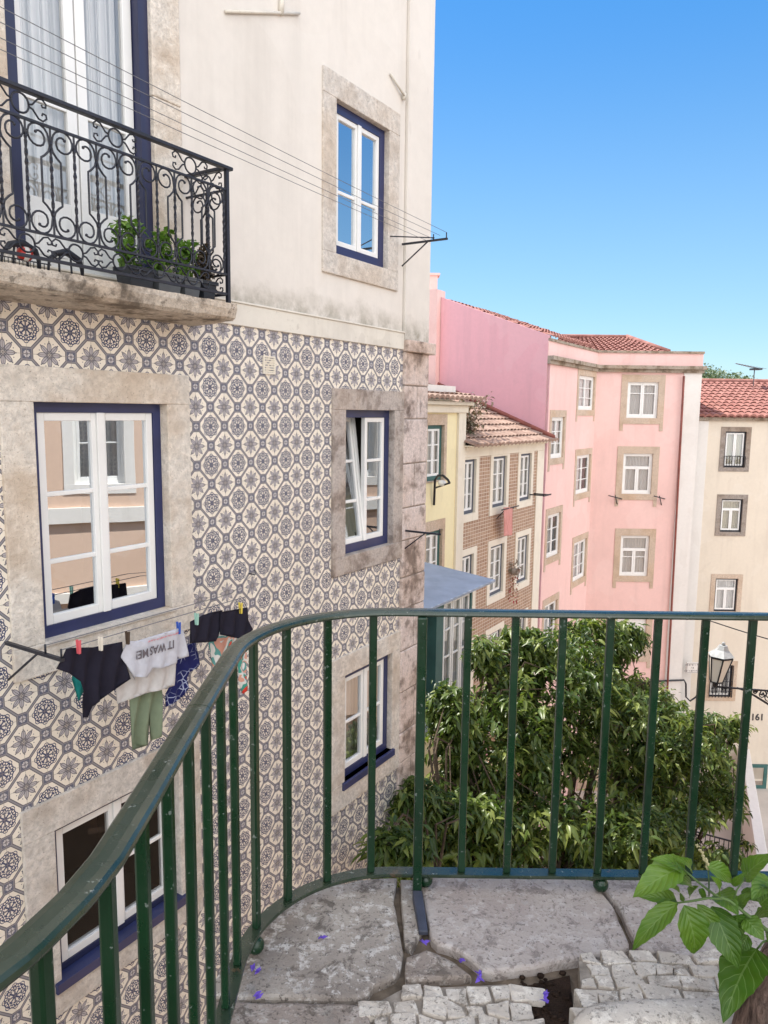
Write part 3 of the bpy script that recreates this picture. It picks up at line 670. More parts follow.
for v in (3.47, 3.61):
    line([(3.72, v, .385), (4.32, D-.07, .397)], .0022, 'short end of the thin %s washing wire running to the wall hook' % ('outer' if v < 3.5 else 'inner'), grp='washing line wires')
    line([(2.31, v, .385), (3.72, v, .385)], .0028, 'thin wire holding the %s row of washing below the big left window' % ('outer' if v < 3.5 else 'inner'), grp='washing line wires')

# ------------------------------------------------------------------ washing
def garment(name, cat, lab, pts, v, mat, parts=(), thick=.010, fold=.012, group=None, seed=0, under=None):
    thick = .005
    """pts: outline (u,z) on the hanging plane v; a thin double cloth with folds"""
    import mathutils
    rr = random.Random(seed)
    from mathutils.geometry import tessellate_polygon, delaunay_2d_cdt
    us = [p[0] for p in pts]; zs = [p[1] for p in pts]; st = .016
    vin = [Vector(p) for p in pts]; n = len(vin); ed = [(i, (i+1) % n) for i in range(n)]
    u = min(us)
    def inside(x, y):
        c = False
        for i in range(n):
            a, b = pts[i], pts[i-1]
            if (a[1] > y) != (b[1] > y) and x < (b[0]-a[0])*(y-a[1])/(b[1]-a[1])+a[0]: c = not c
        return c
    extra = []
    while u < max(us):
        z = min(zs)
        while z < max(zs):
            x, y = u+rr.uniform(-.003, .003), z+rr.uniform(-.003, .003)
            if inside(x, y): extra.append(Vector((x, y)))
            z += st
        u += st
    V, E, F_, *_r = delaunay_2d_cdt(vin+extra, ed, [list(range(n))], 1, 1e-5)
    ztop = max(zs); mb = MB(WF); H = max(zs)-min(zs)
    def off(p):
        k = (ztop-p.y)/max(H, .01)
        return fold*(.35+k)*(1.2*math.sin(p.x*58+seed*1.7+2.2*math.sin(p.y*9+seed))+.9*noise.noise(Vector((p.x*11, p.y*5, seed*3.1))))+.02*noise.noise(Vector((p.x*5, p.y*4, seed+.5)))+.005*noise.noise(Vector((p.x*30+p.y*14, p.y*22-p.x*9, seed+4.5)))
    fr_ = [(p.x, v+off(p), p.y) for p in V]; bk = [(p.x, v+off(p)+thick, p.y) for p in V]; m = len(fr_)
    fs = [tuple(f) for f in F_]+[tuple(i+m for i in reversed(f)) for f in F_]
    cnt = {}
    for f in F_:
        for a, b in zip(f, f[1:]+f[:1]): cnt[(min(a, b), max(a, b))] = cnt.get((min(a, b), max(a, b)), 0)+1
    for (a, b), c_ in cnt.items():
        if c_ == 1: fs.append((a, b, b+m, a+m))
    mb.add(fr_+bk, fs, smooth=True)
    if not parts: return wholes(name, mb, mat, lab, cat, group), off
    t = thing(name, lab, cat, WF.P(sum(us)/n, v, ztop), WF, group=group)
    mb.build('fabric', mat, t); return t, off
def PX(v, pts): return [WF.hit(x, y, v) for x, y in pts]
M['blackcloth'] = cloth('black_cotton', (.018, .016, .026)); M['greycloth'] = cloth('light_grey_cotton', (.52, .52, .56)); M['greycloth2'] = cloth('pale_grey_cotton', (.60, .58, .56))
M['olive'] = cloth('sage_green_cotton', (.19, .23, .15)); M['tealcloth'] = cloth('teal_cotton', (.02, .22, .20)); M['pegred'] = plain('pink_peg', (.7, .12, .14), .4, .05, 4)
g = NG('navy_patterned_cotton'); w = g.t.nodes.new('ShaderNodeTexVoronoi'); w.feature = 'DISTANCE_TO_EDGE'; w.inputs['Scale'].default_value = 22; g.L(g.vec((1, 1, 1)), w.inputs['Vector'])
zz = g.sep(g.tc.outputs['Object'])[2]
msk = g.math('MULTIPLY', g.math('LESS_THAN', w.outputs[0], .045), g.mapr(g.noise(6, 2), .4, .5)); g.col(g.mix(msk, (.014, .018, .10), (.42, .46, .62)), .85, .2); M['navy'] = g.m
g = NG('multicoloured_swimwear'); n_ = g.noise(3.5, 1, .5, dist=2.5); rp = g.t.nodes.new('ShaderNodeValToRGB'); g.L(n_, rp.inputs[0]); rp.color_ramp.interpolation = 'CONSTANT'
for p_, c_ in zip((0, .38, .45, .5, .56, .63), ((.65, .05, .03), (.05, .28, .22), (.62, .62, .58), (.60, .30, .22), (.10, .30, .28), (.7, .7, .66))):
    if p_ == 0: rp.color_ramp.elements[0].color = (*c_, 1)
    else: e_ = rp.color_ramp.elements.new(p_); e_.color = (*c_, 1)
rp.color_ramp.elements[-1].color = (.03, .03, .05, 1); g.col(rp.outputs[0], .6, .3); M['multi'] = g.m
M['textgrey'] = plain('printed_lettering', (.13, .11, .12), .9, .1, 10)
VL, VB = 3.47, 3.61
garment('black_tshirt', 'T-shirt', 'black T-shirt hanging with one sleeve down, leftmost of the washing', PX(VL, [(67, 649), (72, 648), (96, 648), (123, 642), (125, 655), (128, 678), (112, 690), (100, 700), (92, 706), (90, 718), (81, 717), (80, 704), (82, 690), (79, 681), (68, 673), (57, 669), (62, 660)]), VL, M['blackcloth'], seed=1, fold=.014)
garment('teal_cloth', 'cloth', 'small teal cloth peeping out behind the black T-shirt', PX(VB, [(74, 652), (90, 650), (92, 670), (86, 690), (76, 700), (73, 680)]), VB, M['tealcloth'], seed=2)
gt, goff = garment('printed_tshirt', 'T-shirt', 'light grey T-shirt hung upside down with printed words', PX(VL, [(127, 641), (135, 641), (176, 628), (182, 630), (188, 656), (180, 659), (177, 656), (176, 663), (160, 668), (152, 668), (145, 677), (132, 676), (134, 680), (126, 665), (121, 657), (124, 648)]), VL-.012, M['greycloth'], parts=(1,), seed=3, fold=.005)
garment('pale_top', 'top', 'plain pale grey top hanging behind the printed T-shirt', PX(VB-.07, [(120, 650), (176, 634), (176, 686), (150, 693), (118, 704), (116, 690)]), VB-.07, M['greycloth2'], seed=4, fold=.006)
garment('sage_trousers', 'trousers', 'sage green wide trousers hanging behind the grey tops', PX(VB, [(132, 655), (163, 647), (161, 690), (158, 735), (152, 741), (150, 712), (147, 745), (130, 749), (131, 700)]), VB, M['olive'], seed=5, fold=.016)
garment('navy_shorts', 'shorts', 'navy shorts with white line pattern and pale lining, right of the grey top', PX(VB, [(178, 646), (197, 643), (200, 664), (197, 668), (190, 672), (186, 678), (188, 688), (183, 698), (168, 708), (166, 694), (170, 688), (176, 668)]), VB, M['navy'], seed=6, fold=.008)
garment('black_shorts', 'shorts', 'creased black shorts pegged with a pale green peg, left of the other black pair', PX(VL, [(191, 622), (203, 615), (222, 610), (224, 625), (219, 632), (214, 641), (189, 643)]), VL, M['blackcloth'], seed=7, fold=.012)
garment('black_shorts', 'shorts', 'smooth black shorts under a yellow peg at the right end of the washing', PX(VL, [(219, 612), (246, 607), (247, 620), (249, 629), (236, 638), (217, 634)]), VL-.015, M['blackcloth'], seed=8, fold=.013)
garment('patterned_swimsuit', 'swimsuit', 'multicoloured swimsuit hanging below the black shorts behind the handrail', PX(VB, [(208, 630), (247, 618), (248, 650), (246, 675), (249, 690), (243, 694), (239, 684), (238, 660), (226, 652), (213, 668), (209, 650)]), VB, M['multi'], seed=9, fold=.008)
# the print on the shirt, upside down as it hangs
def text_mesh(txt, size, bold=0.0, ext=.001):
    cu = bpy.data.curves.new('t', 'FONT'); cu.body = txt; cu.size = size; cu.extrude = ext; cu.align_x = 'CENTER'; cu.align_y = 'CENTER'; cu.offset = bold
    o = bpy.data.objects.new('t', cu); COL.objects.link(o); bpy.context.view_layer.update()
    me = bpy.data.meshes.new_from_object(o.evaluated_get(bpy.context.evaluated_depsgraph_get())); bpy.data.objects.remove(o)
    vs = [v.co.copy() for v in me.vertices]; fs = [tuple(p.vertices) for p in me.polygons]; bpy.data.meshes.remove(me); return vs, fs
vs, fs = text_mesh('IT WAS ME!', .072, .0012, 0)
cu_, cz_ = WF.hit(154.5, 649, VL-.012); mb = MB(WF)
T_ = []
for p in vs:
    u_, z_ = cu_-p.x*.76, cz_-p.y*1.0
    T_.append((u_, VL-.012+goff(Vector((u_, z_)))-.006, z_))
mb.add(T_, fs); mb.build('printed_words', M['textgrey'], gt)
mb = MB(WF); cu2, cz2 = WF.hit(162, 637, VL-.012); rr = random.Random(5)
for i in range(12):
    a_ = cu2-.11+.02*i; pts_ = []
    for k in range(6):
        u_, z_ = a_+.004*math.sin(k*2.0)+k*.003, cz2+.005*math.sin(k*2.6+i)+.012*(i-6)/12*0; pts_.append((u_, VL-.012+goff(Vector((u_, z_)))-.006, z_))
    mb.tube(pts_, .0011, 4)
mb.build('printed_scribble', M['pegred'], gt)
pegs = [(78, 648, 'pegred', 'pink'), (100, 645, 'ivory', 'pale'), (127, 639, 'bark2', 'brown'), (178, 629, 'pegblue', 'blue'), (196, 620, 'peggreen', 'pale green'), (240, 609, 'pegyellow', 'yellow')]
M['pegblue'] = plain('blue_peg', (.03, .10, .45), .4, .05, 4); M['peggreen'] = plain('green_peg', (.35, .6, .5), .4, .05, 4); M['pegyellow'] = plain('yellow_peg', (.7, .55, .08), .4, .05, 4)
plc = {'pink': 'on the black T-shirt', 'pale': 'on the black T-shirt beside the grey shirt', 'brown': 'at the corner of the printed T-shirt', 'blue': 'on the printed T-shirt', 'pale green': 'on the creased black shorts', 'yellow': 'at the right end of the washing'}
for x, y, mt, nm in pegs:
    u_, z_ = WF.hit(x, y, VL-.012); mb = MB(WF)
    for s in (-1, 1):
        mb.add([(u_-.006, VL-.018+s*.010, z_-.030), (u_+.006, VL-.018+s*.010, z_-.030), (u_+.006, VL-.018+s*.004, z_-.030), (u_-.006, VL-.018+s*.004, z_-.030), (u_-.006, VL-.018+s*.016, z_+.045), (u_+.006, VL-.018+s*.016, z_+.045), (u_+.006, VL-.018+s*.008, z_+.045), (u_-.006, VL-.018+s*.008, z_+.045)], [(0, 1, 5, 4), (1, 2, 6, 5), (2, 3, 7, 6), (3, 0, 4, 7), (4, 5, 6, 7), (3, 2, 1, 0)])
    wholes('clothes_peg', mb, M[mt], f'{nm} clothes peg {plc[nm]}', 'clothes peg', 'clothes pegs on the washing line')

# ------------------------------------------------------------------ roofs of clay tiles: rows of half-round tiles
def clayroof(mb, A, B, C_, Dd, tw=.24, rows=.38, amp=.055):
    """A-B eave (left to right), D-C top; corrugated sheet with stepped courses"""
    A, B, C_, Dd = map(Vector, (A, B, C_, Dd)); W_ = max((B-A).length, (C_-Dd).length); H_ = max((Dd-A).length, (C_-B).length)
    nu, nr = max(2, int(W_/tw)), max(1, int(H_/rows)); per = 6; nrm = (B-A).cross(Dd-A).normalized()
    if nrm.z < 0: nrm = -nrm
    vs = []; fs = []
    for r in range(nr):
        for e in (0, 1):
            t = (r+e*1.12)/nr
            t = min(t, 1.0)
            for i in range(nu*per+1):
                s = i/(nu*per); base = A.lerp(B, s).lerp(Dd.lerp(C_, s), t)
                h = amp*abs(math.sin(math.pi*i/per))**.7
                j = .012*noise.noise(Vector((i//per*1.7, r*2.3, .5)))
                vs.append(base+nrm*(h+(.045 if e == 0 else .0)+j))
    n = nu*per+1
    for r in range(nr):
        for i in range(nu*per): a = r*2*n+i; fs.append((a, a+1, a+n+1, a+n))
        for i in range(nu*per): a = r*2*n+i; b = a if 0 else a; vs_ = None
    m0 = len(vs)
    for i in range(n): vs.append(vs[i]-nrm*.075)           # tile ends at the eave
    for i in range(n-1): fs.append((i, m0+i, m0+i+1, i+1))
    for r in range(1, nr):
        for i in range(n-1): a = r*2*n+i; b = (r-1)*2*n+n+i; fs.append((b, b+1, a+1, a))
    mb.add(vs, fs, smooth=False, world=True); return mb

# ------------------------------------------------------------------ yellow building
V2 = 8.4
YB = thing('yellow_building', 'yellow building with white corner pilaster just past the stone corner', 'building', WF.P(12, V2, STREET), WF)
ye = WF.hit(462, 500, V2)[0]; yp = WF.hit(455, 500, V2)[0]; yz = WF.hit(462, 408, V2)[1]-.10
yh = [boxpx(WF, V2, 434, 425, 443.5, 476), boxpx(WF, V2, 432.5, 530, 441.5, 568)]
yh = [(a, b, c, d) for a, b, c, d in yh]; dz = yh[0][3]-1.75
holes = [(yh[0][0]-.35, yh[0][1], yh[0][2]-.1, yh[0][3]), (yh[1][0]-.35, yh[1][1], yh[1][2]-.3, yh[1][3])]
mb = MB(WF); wall_holes(mb, 7.6, yp, STREET, yz, V2, holes); mb.build('front_wall', M['yellow'], YB)
mb = MB(WF); mb.box(yp, ye, V2-.06, V2+.3, STREET, yz); mb.build('corner_pilaster', M['ivory'], YB)
mb = MB(WF); mb.box(7.6, ye+.05, V2-.10, V2+.2, yz-.02, yz+.16); mb.box(7.6, ye+.12, V2-.22, V2+.2, yz+.16, yz+.25); mb.build('cornice', M['ivory'], YB, bevel=.02)
for h in holes:
    window(YB, WF, V2, *h, fmat='teal', sur='pinksurround', sw=.13, st=.25, sb=.02, bars=(.33, .66), glass='glass_far', curtain='curtain', fw=.09, inset=.06)
mb = MB(WF); ex = .38
clayroof(mb, WF.P(7.6, V2-ex, yz+.29), WF.P(ye+.42, V2-ex, yz+.29), WF.P(ye+.3, V2+4, yz+1.15), WF.P(7.6, V2+4, yz+1.15)); mb.build('roof', M['roof_pale'], YB)
mb = MB(WF); mb.box(7.6, ye-.3, V2+.1, V2+.7, yz+.3, yz+.62); mb.build('parapet', M['whitewash'], YB)
mb = MB(WF); mb.quad((ye, V2, STREET), (ye, V2+4, STREET), (ye, V2+4, yz+1.3), (ye, V2, yz+.2)); mb.build('side_wall', M['ivory'], YB)
# glazed bay with zinc canopy
GV = 6.0
bx0, bx1 = 8.8, WF.hit(470, 645, GV)[0]
zt_, zb_ = -1.62, -3.72
mb = MB(WF); mb.add([(8.6, GV-.12, zt_-.02), (WF.hit(490, 577, GV)[0], GV-.12, zt_-.02), (WF.hit(490, 577, GV)[0], V2, zt_+.24), (8.6, V2, zt_+.24), (8.6, GV-.12, zt_+.02), (WF.hit(490, 577, GV)[0], GV-.12, zt_+.02), (WF.hit(490, 577, GV)[0], V2, zt_+.28), (8.6, V2, zt_+.28)], [(0, 1, 5, 4), (1, 2, 6, 5), (2, 3, 7, 6), (3, 0, 4, 7), (4, 5, 6, 7), (3, 2, 1, 0)])
BAY = mb.build('bay_roof', M['zinc'], YB)
mb = MB(WF); mb.box(bx0, bx1+.05, GV-.10, V2, zb_-.14, zb_); mb.build('bay_sill', M['zinc'], BAY)
mb = MB(WF); gl0 = WF.hit(443, 650, GV)[0]; mb.box(gl0-.30, gl0-.05, GV-.02, GV+.2, zb_, zt_); mb.box(bx1-.06, bx1, GV-.02, GV+.1, zb_, zt_); mb.build('bay_posts', M['teal'], BAY)
mb = MB(WF); wN = 3; ww = (bx1-.06-gl0)/wN
for i in range(wN):
    a_ = gl0+i*ww; mb.frame(a_, a_+ww-.02, GV, GV+.05, zb_, zt_-.06, .055)
    mb.box(a_+.055, a_+ww-.075, GV+.01, GV+.04, zb_+1.0, zb_+1.03); mb.box(a_+.055, a_+ww-.075, GV+.01, GV+.04, zb_+1.5, zb_+1.53)
mb.build('bay_frames', M['white'], BAY)
MB(WF).quad((gl0, GV+.03, zb_), (bx1, GV+.03, zb_), (bx1, GV+.03, zt_-.06), (gl0, GV+.03, zt_-.06)).build('bay_glass', M['glass_far'], BAY)
mb = MB(WF)
for i in range(30):
    x0, x1 = gl0+(bx1-gl0)*i/30, gl0+(bx1-gl0)*(i+1)/30
    mb.quad((x0, GV+.2+.03*math.sin(i*1.7), zb_+.5), (x1, GV+.2+.03*math.sin(i*1.7+1.7), zb_+.5), (x1, GV+.2+.03*math.sin(i*1.7+1.7), zt_), (x0, GV+.2+.03*math.sin(i*1.7), zt_))
mb.build('bay_curtain', M['curtain_yellow'], BAY)
mb = MB(WF); mb.box(bx0, bx1, GV+.0, V2, STREET, zb_-.14); mb.build('lower_storey', M['yellow'], YB)
mb = MB(WF); mb.quad((bx1-.01, GV+.06, zb_), (bx1-.01, V2, zb_), (bx1-.01, V2, zt_), (bx1-.01, GV+.06, zt_)); mb.quad((bx0, GV+1.6, zb_), (bx1, GV+1.6, zb_), (bx1, GV+1.6, zt_), (bx0, GV+1.6, zt_)); mb.build('bay_inner_walls', M['ivory'], BAY)
# wall lantern near the corner
lu, lz = WF.hit(441, 487, 7.6)
t = thing('wall_lantern', 'small black arched wall bracket with white lamp beside the stone corner', 'wall lamp', WF.P(lu, V2, lz), WF)
mb = MB(WF); cpt = WF.hit(436, 480, 8.0)
def lp(x, y, v): q_ = WF.hit(x, y, v); return (q_[0], v, q_[1])
mb.tube([lp(434, 505, 8.35), lp(435, 480, 8.3), lp(438, 475.5, 8.1), lp(443, 475.5, 7.9), lp(448, 480, 7.7), lp(449.5, 483, 7.6)], .028, 6); mb.tube([lp(435, 488, 8.3), lp(449.5, 483, 7.6)], .02, 6); mb.build('bracket', M['iron'], t)
mb = MB(WF); q_ = lp(442, 483, 7.9); mb.ball(WF.P(*q_), .10, 10, sq=(1, 1, .7)); mb.build('lamp_shade', M['white'], t)

# ------------------------------------------------------------------ brown brick-tiled building
BB = thing('brick_tiled_building', 'low building faced in small brown tiles with bleached clay roof', 'building', WF.P(18, V2, STREET), WF)
b1 = WF.hit(534.5, 520, V2)[0]; b2 = WF.hit(541, 520, V2)[0]; bz = .52
cols = [(WF.hit(460, 480, V2)[0], WF.hit(475.5, 480, V2)[0]), (WF.hit(492.5, 480, V2)[0], WF.hit(506, 480, V2)[0]), (WF.hit(519.6, 480, V2)[0], WF.hit(530.6, 480, V2)[0])]
rowsz = [(-.93, .47), (-3.42, -2.0), (-5.9, -4.5), (-8.4, -7.0), (-10.9, -9.5)]
hl = [(a, b, c, d) for a, b in cols for c, d in rowsz]
mb = MB(WF); wall_holes(mb, ye, b1, STREET, bz, V2, [(max(a, ye+.01), b, c, d) for a, b, c, d in hl]); mb.build('tiled_front', M['brick'], BB)
k_ = 0
for a, b, c, d in hl:
    if c < -7: continue
    window(BB, WF, V2, max(a, ye+.03), b, c, d, fmat='greyframe', sur='ivory', sw=.17, st=.17, sb=.20, bars=(.33, .66), glass='glass_far', curtain='curtain', curtain_part=rnd.choice((1, .7, 1, .5)), fw=.07, sash=.05, inset=.05, roomd=.8)
mb = MB(WF); mb.box(ye, b2, V2-.04, V2+.2, bz, .74); mb.box(ye, b2, V2-.12, V2+.2, .74, .80); mb.box(ye-.05, b2+.1, V2-.30, V2+1.2, .801, .84); mb.box(b1, b2, V2-.03, V2+.2, STREET, bz); mb.build('ivory_trim', M['ivory'], BB, bevel=.01)
mb = MB(WF); sl_ = math.tan(R(22))
clayroof(mb, WF.P(ye-.1, V2-.35, .80), WF.P(b2+.30, V2-.35, .80), WF.P(b2, V2+4.2, .80+4.5*sl_), WF.P(ye-.1, V2+4.2, .80+4.5*sl_), tw=.25, rows=.4); mb.build('roof', M['roof_pale'], BB)
mb = MB(WF); mb.tube([(b2-.05, V2-.34, .92), (b2-.05, V2+1.8, .92+2.15*sl_), (b2-.05, V2+4.1, .92+4.4*sl_)], .075, 6); mb.build('roof_flashing', M['ridge_red'], BB)
# weed shrub growing on that roof
t = thing('roof_shrub', 'scraggly brown and green shrub growing out of the bleached roof', 'shrub', WF.P(ye+.3, V2+.2, .95), WF)
rr = random.Random(9); tips = []; mb = MB(WF)
for i in range(46):
    a0 = rr.uniform(-.35, 2.6); P0 = Vector((ye+.25+rr.uniform(-.1, .3), V2+.3, .9)); P = [tuple(P0)]
    dvec = Vector((math.sin(a0)*.9, rr.uniform(-.1, .9), rr.uniform(.25, .8))); L_ = rr.uniform(.5, 1.5) if i > 14 else rr.uniform(1.2, 2.3)
    for k in range(1, 5): P0 = P0+dvec*L_/4; dvec.z += rr.uniform(-.1, .12); dvec.x += rr.uniform(-.12, .12); P.append(tuple(P0))
    mb.tube(P, [.02, .014, .01, .007, .004], 4); tips.append((WF.P(*P[-1]), .14)); tips.append((WF.P(*P[-2]), .14)); tips.append((WF.P(*P[2]), .12))
mb.build('stems', M['bark2'], t); M['rust'] = leafmat('russet_leaf', (.05, .08, .03), (.20, .15, .10), (.36, .22, .17), trans=.1)
leafcloud('foliage', M['rust'], [(c_, .2) for c_, _ in tips], .12, t, 4, wid=.6, per=14)
# things hung on that facade
u_, z_ = WF.hit(497, 508, V2)
mb = MB(WF); mb.box(u_-.3, u_+.9, V2-.28, V2-.26, z_-.02, z_+.01); mb.tube([(u_, V2-.27, z_), (u_, V2, z_-.3)], .012, 5); mb.tube([(u_+.6, V2-.27, z_), (u_+.6, V2, z_-.3)], .012, 5)
wholes('drying_rack', mb, M['iron'], 'dark drying rack below the middle top window of the brown facade', 'drying rack')
q_ = WF.hit(509, 510, V2-.3); cpts = [(q_[0]-.3, q_[1]+.1), (q_[0]+.35, q_[1]+.05), (q_[0]+.3, q_[1]-.75), (q_[0]-.2, q_[1]-.7)]
M['rosecloth'] = cloth('rose_cotton', (.62, .30, .27))
garment('rose_towel', 'towel', 'rose coloured towel hung under the middle top window of the brown facade', cpts, V2-.27, M['rosecloth'], seed=12)
q_ = WF.hit(515, 570, V2-.15)
t = thing('hanging_basket', 'small hanging plant with trailing red flowers between brown facade windows', 'hanging plant', WF.P(q_[0], V2-.15, q_[1]-.9), WF)
mb = MB(WF); mb.ball(WF.P(q_[0], V2-.15, q_[1]-.05), .16, 8, sq=(1, 1, .7)); mb.build('pot', M['greystone'], t)
M['redflower'] = leafmat('red_flower', (.30, .02, .03), (.45, .05, .07), (.1, .12, .03), trans=.2)
leafcloud('foliage', M['rust'], [(WF.P(q_[0], V2-.15, q_[1]+.08), .16)], .14, t, 5, per=40); leafcloud('flowers', M['redflower'], [(WF.P(q_[0]-.05, V2-.15, q_[1]-.2-.13*i), .12) for i in range(6)], .1, t, 6, per=12)
q_ = WF.hit(536, 495, V2-.2); mb = MB(WF); mb.box(q_[0]-.1, q_[0]+.5, V2-.5, V2-.47, q_[1]-.02, q_[1]+.02); mb.tube([(q_[0], V2, q_[1]), (q_[0], V2-.5, q_[1])], .02, 5); mb.tube([(q_[0]+.35, V2, q_[1]), (q_[0]+.35, V2-.5, q_[1])], .02, 5)
wholes('facade_bracket', mb, M['iron'], 'small dark iron bracket at the right edge of the brown facade', 'bracket')

# ------------------------------------------------------------------ pink building
PB = thing('pink_building', 'pink corner building of several storeys with rose coloured gable wall', 'building', (9, 29, STREET))
cs = WF.hit(597, 372, V2); SC1 = cs[0]
cw = WF.P(SC1, V2, 0); PY = cw.y
pzc = at_y(650, 372, PY).z; pzt = at_y(650, 351, PY).z; px1 = at_y(684, 374, PY).x; px2 = at_y(702, 372, PY).x
P1 = []      # side along our street
side_w = [((550.7, 417, 563.5, 458), 1, 0), ((578.3, 376, 594.0, 410), 0, 0), ((575.8, 455, 589.5, 493), 0, 0), ((546.6, 514, 559.6, 556), 1, 0), ((573.0, 541, 585.5, 579), 0, 0), ((543.5, 603, 556, 645), 1, 0)]
wins = [boxpx(WF, V2, *b[0]) for b in side_w]
mb = MB(WF); wall_holes(mb, b2, SC1, STREET, pzc, V2, wins); mb.build('street_wall', M['pink'], PB)
for h in wins: window(PB, WF, V2, *h, fmat='white', sur='pinksurround', sw=.16, st=.22, sb=.2, bars=(.33, .66), glass='glass_far', curtain='curtain', curtain_part=rnd.choice((1, .7, 1, .5)), fw=.07, sash=.05, inset=.05, legs=.2)
fw_ = [(627, 382, 658, 418), (622.5, 453.5, 652, 494), (620, 535.5, 648.5, 576), (615.5, 618, 645.5, 656)]
fwins = [boxpx(NF, PY, *b) for b in fw_]
mb = MB(NF); wall_holes(mb, cw.x, px1, at_y(650, 682, PY).z, pzc, PY, fwins); mb.build('front_wall', M['pink'], PB)
for i, h in enumerate(fwins):
    window(PB, NF, PY, *h, fmat='white', sur='pinksurround', sw=.23, st=.26, sb=.22, bars=(.7,) if i in (0, 2) else (), glass='glass_far', curtain='curtain', fw=.06, sash=.06, inset=.05, legs=.25, transom=.34 if i in (1, 2) else 0, blind=1 if i == 3 else 0)
zb0 = at_y(650, 682, PY).z
mb = MB(NF); mb.box(px1, px2, PY-.03, PY+.3, STREET, pzc); mb.build('white_corner', M['whitewash'], PB)
mb = MB(NF); mb.box(cw.x, px1, PY-.04, PY+.2, STREET, zb0); mb.build('stone_base', M['pinksurround'], PB)
# parapet and cornice
def along(mb, v_off, z0, z1, thick=.3):
    A_ = WF.P(b2+.003, V2-v_off, 0); C_ = Vector((cw.x+v_off*.35, PY-v_off, 0)); E_ = Vector((px2+v_off*.5, PY-v_off, 0))
    a2 = WF.P(b2+.003, V2+thick, 0); c2 = Vector((cw.x-.2, PY+thick+.3, 0)); e2 = Vector((px2+v_off*.5, PY+thick, 0))
    for p, q2, r2, s2 in ((A_, C_, c2, a2), (C_, E_, e2, c2)):
        mb.slab([(p.x, p.y), (q2.x, q2.y), (r2.x, r2.y), (s2.x, s2.y)], z0, z1)
mb = MB(NF); along(mb, .10, pzc-.02, pzc+.10); along(mb, .20, pzc+.10, pzc+.22); mb.build('cornice', M['moss'], PB)
mb = MB(NF); along(mb, .02, pzc+.22, pzt-.08); mb.build('parapet', M['pink'], PB)
mb = MB(NF); along(mb, .07, pzt-.08, pzt); mb.build('parapet_cap', M['moss'], PB)
# rose gable wall, perpendicular to the street side
def GP(t, z): return WF.P(b2, V2+t, z)
z545, z445 = 4.05, 5.95
gl = at_y(545, 335, GP(0, 0).y).z; p445 = WF.P(b2, V2+3.67, 0)
zl = at_y(445, 297, p445.y).z
mb = MB(NF); mb.add([GP(0, STREET), GP(3.75, STREET), GP(3.75, zl), GP(0, gl)], [(0, 1, 2, 3)], world=True); mb.add([GP(0, STREET)+WF.x*.25, GP(3.75, STREET)+WF.x*.25, GP(3.75, zl)+WF.x*.25, GP(0, gl)+WF.x*.25], [(0, 3, 2, 1)], world=True)
mb.add([GP(0, gl), GP(3.75, zl), GP(3.75, zl)+WF.x*.25, GP(0, gl)+WF.x*.25], [(0, 1, 2, 3)], world=True); mb.add([GP(0, STREET), GP(0, gl), GP(0, gl)+WF.x*.25, GP(0, STREET)+WF.x*.25], [(0, 1, 2, 3)], world=True); mb.build('gable_wall', M['pinkgable'], PB)
mb = MB(NF); zl2 = at_y(436, 290, p445.y).z
mb.add([GP(3.76, STREET)-WF.x*.25, GP(9, STREET)-WF.x*.25, GP(9, zl2+.3)-WF.x*.25, GP(3.76, zl2)-WF.x*.25, GP(3.76, STREET)+WF.x*.3, GP(9, STREET)+WF.x*.3, GP(9, zl2+.3)+WF.x*.3, GP(3.76, zl2)+WF.x*.3], [(0, 1, 2, 3), (7, 6, 5, 4), (3, 2, 6, 7), (0, 3, 7, 4)], world=True)
mb.build('gable_pier', M['pink'], PB)
mb = MB(NF); pc = at_y(434.5, 283, p445.y+.6); mb.box(pc.x-.22, pc.x+.10, pc.y, pc.y+.5, zl2-.2, pc.z+.25); mb.box(pc.x-.3, pc.x+.18, pc.y-.06, pc.y+.56, pc.z+.25, pc.z+.32); mb.build('chimney', M['pink'], PB)
mb = MB(NF); s2_ = (zl-gl)/3.67*.93; zr0 = gl-.05
clayroof(mb, WF.P(b2+.1, V2-.1, zr0), WF.P(SC1-1.0, V2-.1, zr0), WF.P(SC1-1.0, V2+3.9, zr0+4*s2_), WF.P(b2+.1, V2+3.9, zr0+4*s2_), tw=.25, rows=.4)
mb.build('side_roof', M['roof_red'], PB)
mb = MB(NF); ap = at_y(627, 338.5, PY+4.5); ap0 = at_y(560, 340, PY+4.5)
e0 = Vector((cw.x-1.8, PY+.45, pzt-.05)); e1 = Vector((at_y(664, 350, PY+.5).x+.15, PY+.45, pzt-.05))
clayroof(mb, e0, e1, ap, Vector((ap0.x, ap.y, ap.z)), tw=.25, rows=.4)
clayroof(mb, e1, Vector((px2-.8, PY+7, pzt-.05)), Vector((ap.x+.05, ap.y+.1, ap.z)), Vector((ap.x, ap.y, ap.z)), tw=.25, rows=.4)
mb.build('front_roof', M['roof_red'], PB)
mb = MB(NF); mb.tube([e1+Vector((0, 0, .08)), ap+Vector((0, 0, .08))], .10, 6, world=True); mb.tube([Vector((ap0.x, ap.y, ap.z+.06)), ap+Vector((0, 0, .06))], .09, 6, world=True); mb.build('roof_ridge', M['roof_red'], PB)
mb = MB(NF); mb.quad((px2, PY, STREET), (px2, PY+9, STREET), (px2, PY+9, pzt), (px2, PY, pzt)); mb.quad((cw.x-4, PY+9, STREET), (px2, PY+9, STREET), (px2, PY+9, pzt), (cw.x-4, PY+9, pzt)); mb.build('rear_walls', M['pink'], PB)
